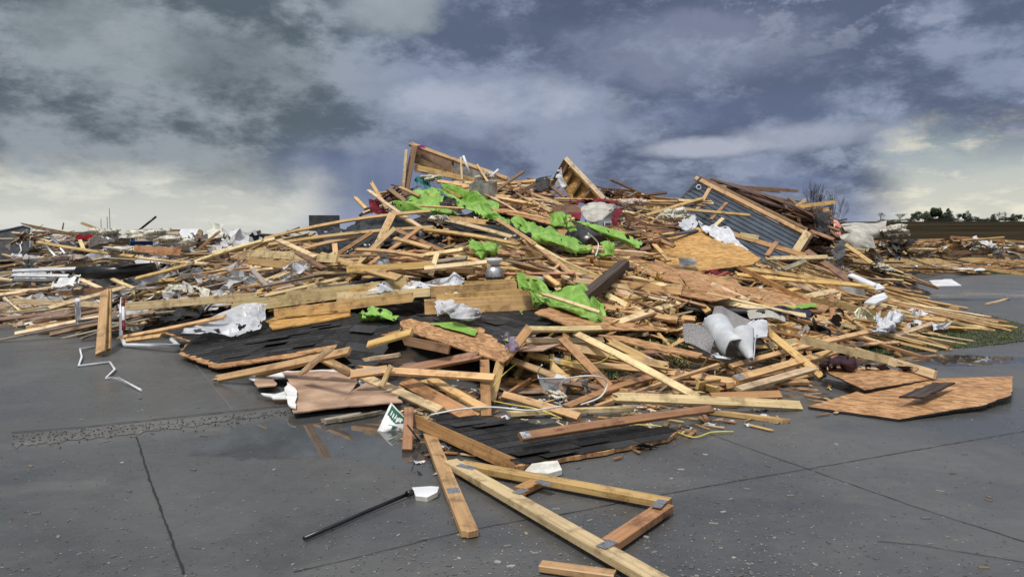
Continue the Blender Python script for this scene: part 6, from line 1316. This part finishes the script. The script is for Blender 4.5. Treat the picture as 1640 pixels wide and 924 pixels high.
EXCL = [([(590,540),(800,560),(812,640),(600,600)],.0), ([(920,484),(990,420),(1012,430),(950,486)],.0), ([(505,352),(690,340),(720,398),(505,410)],.05), ([(880,470),(990,520),(1130,515),(1130,560),(950,540)],.2),
 ([(255,525),(330,510),(470,500),(640,500),(660,540),(600,600),(470,580),(340,592)],.2), ([(640,505),(700,492),(880,488),(880,530),(808,588)],.16), ([(670,664),(1090,680),(1080,712),(820,752)],.0),
 ([(1085,310),(1118,282),(1292,372),(1275,420),(1180,412),(1120,366)],.0), ([(1036,390),(1118,360),(1220,412),(1170,432),(1060,432)],.03), ([(974,412),(1012,402),(1100,445),(1200,450),(1204,478),(1100,468),(1040,446)],.12), ([(1180,452),(1260,460),(1330,486),(1220,494)],.2),
 ([(628,335),(700,298),(795,322),(800,350),(660,348)],.12), ([(770,335),(820,345),(950,388),(955,405),(870,392),(770,350)],.22), ([(905,345),(1035,385),(1030,400),(920,372)],.1), ([(826,432),(880,455),(975,480),(1005,532),(900,512),(846,478)],.14),
 ([(905,314),(1010,320),(990,362),(905,352)],.0), ([(540,440),(750,440),(870,460),(870,505),(560,505)],.12), ([(400,598),(650,598),(650,670),(440,672)],.06), ([(1090,490),(1230,495),(1225,585),(1090,560)],.0), ([(505,352),(640,345),(690,390),(600,402),(510,405)],.12),
 ([(1340,350),(1425,350),(1405,402),(1350,400)],.0), ([(655,228),(815,285),(790,300),(650,316)],.15), ([(885,250),(970,316),(885,322)],.0), ([(290,500),(430,484),(425,536),(290,538)],.0), ([(120,425),(255,425),(255,445),(120,448)],.0), ([(690,465),(772,465),(772,514),(690,514)],.0),
 ([(700,345),(880,360),(880,395),(740,382)],.35), ([(1116,350),(1150,350),(1220,410),(1210,420),(1130,372)],.0), ([(140,365),(300,365),(300,412),(140,412)],.35)]
def allowed(u, v):
    for poly, p_ in EXCL:
        if inpoly(u, v, poly) and rnd.random() > p_: return False
    return True
specs = []
for poly, cnt, (l0, l1), (am, asd), tints, where in ZONES:
    us = [p[0] for p in poly]; vs = [p[1] for p in poly]; k = 0; tries = 0
    while k < cnt and tries < cnt*40:
        tries += 1; u, v = rnd.uniform(min(us), max(us)), rnd.uniform(min(vs), max(vs))
        if not inpoly(u, v, poly) or not allowed(u, v): continue
        c = S(u, v, 0)
        if c.y > 45: continue
        lift = rnd.uniform(-.16, .05)
        if where.startswith('the front'): lift = rnd.uniform(.0, .06)
        hn = Hn(c.x, c.y, .5); L = rnd.uniform(l0, l1)*(.6 if rnd.random() < .3 else 1); a = R(rnd.gauss(am, asd))
        # a board lies on the slope: its direction is a tangent, mostly across the view
        right = Vector((1, 0, 0)); t1 = (right-hn*right.dot(hn)).normalized(); t2 = hn.cross(t1)
        if rnd.random() < .22: a = rnd.uniform(0, math.pi)
        d = (t1*math.cos(a)+t2*math.sin(a)+hn*rnd.gauss(0, .08)).normalized(); cc = c+hn*(lift+.03); p0, p1 = cc-d*L/2, cc+d*L/2
        # keep the ends near the heap surface instead of hovering over a hollow
        ok = True
        for q in (p0, p1):
            g = H(q.x, q.y)
            if q.z-g > .40: ok = False
            if q.z < .03: q.z = .03
        if not ok and rnd.random() < .93: continue
        if (p1-p0).length < .2: continue
        if not all(allowed(*proj(p0.lerp(p1, f_))) for f_ in (.03, .2, .35, .65, .8, .97)): continue
        sec = rnd.choices(('4','6','8','3','1'), (6, 1.3, .4, 3.5, 1.8))[0]; w, t = SEC[sec]; tn = rnd.choice(tints)
        n = (hn+Vector((rnd.gauss(0, .35), rnd.gauss(0, .35)-.25, rnd.gauss(0, .25)))).normalized()
        if rnd.random() < .35: n = (d.cross(n)).normalized()
        bk = lambda: rnd.uniform(.05, .22) if rnd.random() < .42 else 0
        pr0, pr1 = proj(p0), proj(p1); area = math.hypot(pr0[0]-pr1[0], pr0[1]-pr1[1])*(w*1250/c.y*.8)*(1 if lift > -.04 else .45)
        slope = (pr1[1]-pr0[1])*(1 if pr1[0] > pr0[0] else -1)/max(1, abs(pr1[0]-pr0[0]))
        dirw = 'lying level' if abs(slope) < .12 else ('sloping down right' if slope > 0 else 'sloping up right')
        if abs(slope) > 1.2: dirw = 'pointing steeply up'
        specs.append((area, p0, p1, n, w, t, tn, (bk(), bk()), sec, dirw, where, L)); k += 1
specs.sort(key=lambda s_: -s_[0])
n_hero = len([o for o in bpy.data.objects if o.name.split('.')[0] == 'board']); KEEP = 300-n_hero
TW = {'pale': 'pale', 'gold': 'golden', 'orange': 'reddish', 'brown': 'brown', 'dark': 'very dark', 'grey': 'grey', 'deep': 'deep brown'}
rest = MB()
for i, (area, p0, p1, n, w, t, tn, bk, sec, dirw, where, L) in enumerate(specs):
    if i < KEEP:
        mb = MB(); bw = rnd.gauss(0, .008)*L; ax, s_, nn = board_into(mb, p0, p1, n, w, t, tint(tn), bk, bw)
        mid = (p0+p1)/2; org = Vector((mid.x, mid.y, min(p0.z, p1.z)-t/2)); ob = mb.build('board', M['wood'], origin=org)
        sz = 'long' if L > 1.9 else ('short' if L < 1.0 else 'middling'); wd_ = {'4': 'stud', '6': 'plank', '8': 'wide plank', '3': 'narrow batten', '1': 'thin lath'}[sec]
        tag(ob, '%s %s%s %s %s on %s' % (sz, 'split ' if (bk[0] or bk[1]) else '', TW[tn], wd_, dirw, where), 'board', '%s %s%s %ss %s on %s' % (sz, 'split ' if (bk[0] or bk[1]) else '', TW[tn], wd_, dirw, where))
        if rnd.random() < .22 and not bk[0]:
            pm = MB(); f = rnd.uniform(.04, .12); side = 1 if nn.dot(CAM-mid) > 0 else -1; c = p0.lerp(p1, f)+nn*side*(t/2+.003); plate_into(pm, c, ax, s_, nn*side, w*.85, .12); q = pm.build('nail_plate', M['steel'], origin=c); q.parent = ob; q.location = c-org
    else: board_into(rest, p0, p1, n, w, t, tint(tn), bk, rnd.gauss(0, .008)*L)
# short splintered offcuts everywhere
def zone_point():
    z = rnd.choices(ZONES, [z[1] for z in ZONES])[0]; poly = z[0]
    while True:
        u, v = rnd.uniform(min(p[0] for p in poly), max(p[0] for p in poly)), rnd.uniform(min(p[1] for p in poly), max(p[1] for p in poly))
        if inpoly(u, v, poly) and allowed(u, v): return u, v, z
spl = MB()
for _ in range(2100):
    u, v, z = zone_point(); c = S(u, v, rnd.uniform(-.10, .05)); L = rnd.uniform(.12, .7); a = rnd.gauss(0, .7); d = Vector((math.cos(a), math.sin(a)*.8, rnd.gauss(0, .25))).normalized(); c.z = max(c.z, .03)
    w, t = rnd.choice(((.03,.015),(.05,.02),(.089,.038),(.02,.012),(.07,.012))); board_into(spl, c-d*L/2, c+d*L/2, Vector((rnd.gauss(0, .5), -.4, 1)), w, t, tint(rnd.choice(z[4])), (rnd.uniform(.02, .12), rnd.uniform(.02, .12)), 0)
for _ in range(3600):
    u, v, z = zone_point(); c = S(u, v, rnd.uniform(-.06, .06)); L = rnd.uniform(.05, .28); a = rnd.random()*6.28; d = Vector((math.cos(a), math.sin(a), rnd.gauss(0, .35))).normalized(); c.z = max(c.z, .02)
    w = rnd.uniform(.006, .03); board_into(spl, c-d*L/2, c+d*L/2, Vector((rnd.gauss(0, .5), -.4, 1)), w, w*.5, tint(rnd.choice(z[4])), (.03, .03), 0)
for _ in range(520):
    u = rnd.uniform(640, 1400); v = (690+(u-640)*.28 if u < 800 else 745-(u-820)*.21)+rnd.gauss(-42, 26); p = G(u, v, .02)
    if H(p.x, p.y) > .3: continue
    L = rnd.uniform(.03, .2)*(1+(rnd.random() < .1)); a = rnd.random()*6.28; d = Vector((math.cos(a), math.sin(a), 0)); board_into(spl, p-d*L/2, p+d*L/2, Vector((0, 0, 1)), rnd.choice((.006,.012,.02,.035)), .008, tint(rnd.choice(('gold','pale','orange','brown'))), (.03, .03), 0)
tag(rest.build('small_boards', M['wood'], origin=(0, 12, 0)), 'the many smaller broken boards packed between the large ones', kind='stuff')
tag(spl.build('wood_splinters', M['wood'], origin=(0, 12, 0)), 'short splinters and offcuts of wood caught all over the heap', kind='stuff')
# torn paper, felt, siding and membrane scraps
m, t, b = mat('scrap', rough=.7); cc = t.node('ShaderNodeVertexColor', layer_name='Col').outputs[0]; pos = t.node('ShaderNodeNewGeometry').outputs['Position']; nn_ = t.noise(pos, 12, 5, .7)
t.l.new(t.mix(t.mr(nn_, .45, .7, 0, .6), cc, t.mix(1.0, cc, (.5,.46,.42), 'MULTIPLY')), b.inputs['Base Color']); M['scrap'] = m
SC = [((.62,.62,.63),3),((.45,.45,.46),3),((.30,.29,.28),2),((.02,.02,.022),6),((.22,.16,.11),3),((.08,.085,.095),2),((.70,.68,.60),2)]
WH = {0: 'bright white', 1: 'pale grey', 2: 'dirty grey', 3: 'black', 4: 'brown', 5: 'dark blue grey', 6: 'creamy'}
tiny = MB(); mids = []
for _ in range(850):
    u, v, z = zone_point(); i = rnd.choices(range(7), [s_[1] for s_ in SC])[0]
    if u < 420 and rnd.random() < .6: i = rnd.choice((0, 0, 1, 1, 6))
    c = S(u, v, rnd.uniform(-.10, .05)); f = rnd.uniform(.8, 1.15); col = tuple(min(.8, x*f) for x in SC[i][0]); size = rnd.uniform(.06, .26)*(1.5 if u < 420 or u > 1300 else .75)
    n = (Vector((rnd.gauss(0, .5), rnd.gauss(-.3, .5), .8))).normalized(); mids.append((size*size/c.y/c.y, c, n, size, col, i, z[5]))
for _ in range(260):
    u, v = rnd.uniform(640, 1250), rnd.uniform(565, 760); p = G(u, v, .015)
    if v > 690 and not (660 < u < 760): continue
    i = rnd.choice((0, 0, 1, 2, 3, 4)); mids.append((0, p, Vector((rnd.gauss(0, .2), 0, 1)), rnd.uniform(.03, .10), SC[i][0], i, ''))
for _ in range(100):
    u, v = rnd.uniform(20, 400), rnd.uniform(372, 505)
    if not allowed(u, v): continue
    i = rnd.choices(range(7), (5, 5, 2, 5, 2, 3, 1))[0]; c = S(u, v, rnd.uniform(-.05, .10)); f = rnd.uniform(.7, 1.1); size = rnd.uniform(.15, .5)
    mids.append((size*size/c.y/c.y, c, (Vector((rnd.gauss(0, .5), rnd.gauss(-.4, .4), .8))).normalized(), size, tuple(min(.7, x*f) for x in SC[i][0]), i, 'the heap left end'))
mids.sort(key=lambda q: -q[0])
for k, (ar, c, n, size, col, i, where) in enumerate(mids):
    if k < 150:
        mb = MB(); crumple_into(mb, c, n, size*1.5, col, k=5); ob = mb.build('torn_scrap', M['scrap'], origin=c); tag(ob, '%s torn scrap among the boards on %s' % (WH[i], where), 'scrap', '%s torn scraps on %s' % (WH[i], where))
    else: crumple_into(tiny, c, n, size, col)
tag(tiny.build('small_scraps', M['scrap'], origin=(0, 12, 0)), 'small torn scraps of paper, felt and siding strewn through the heap', kind='stuff')
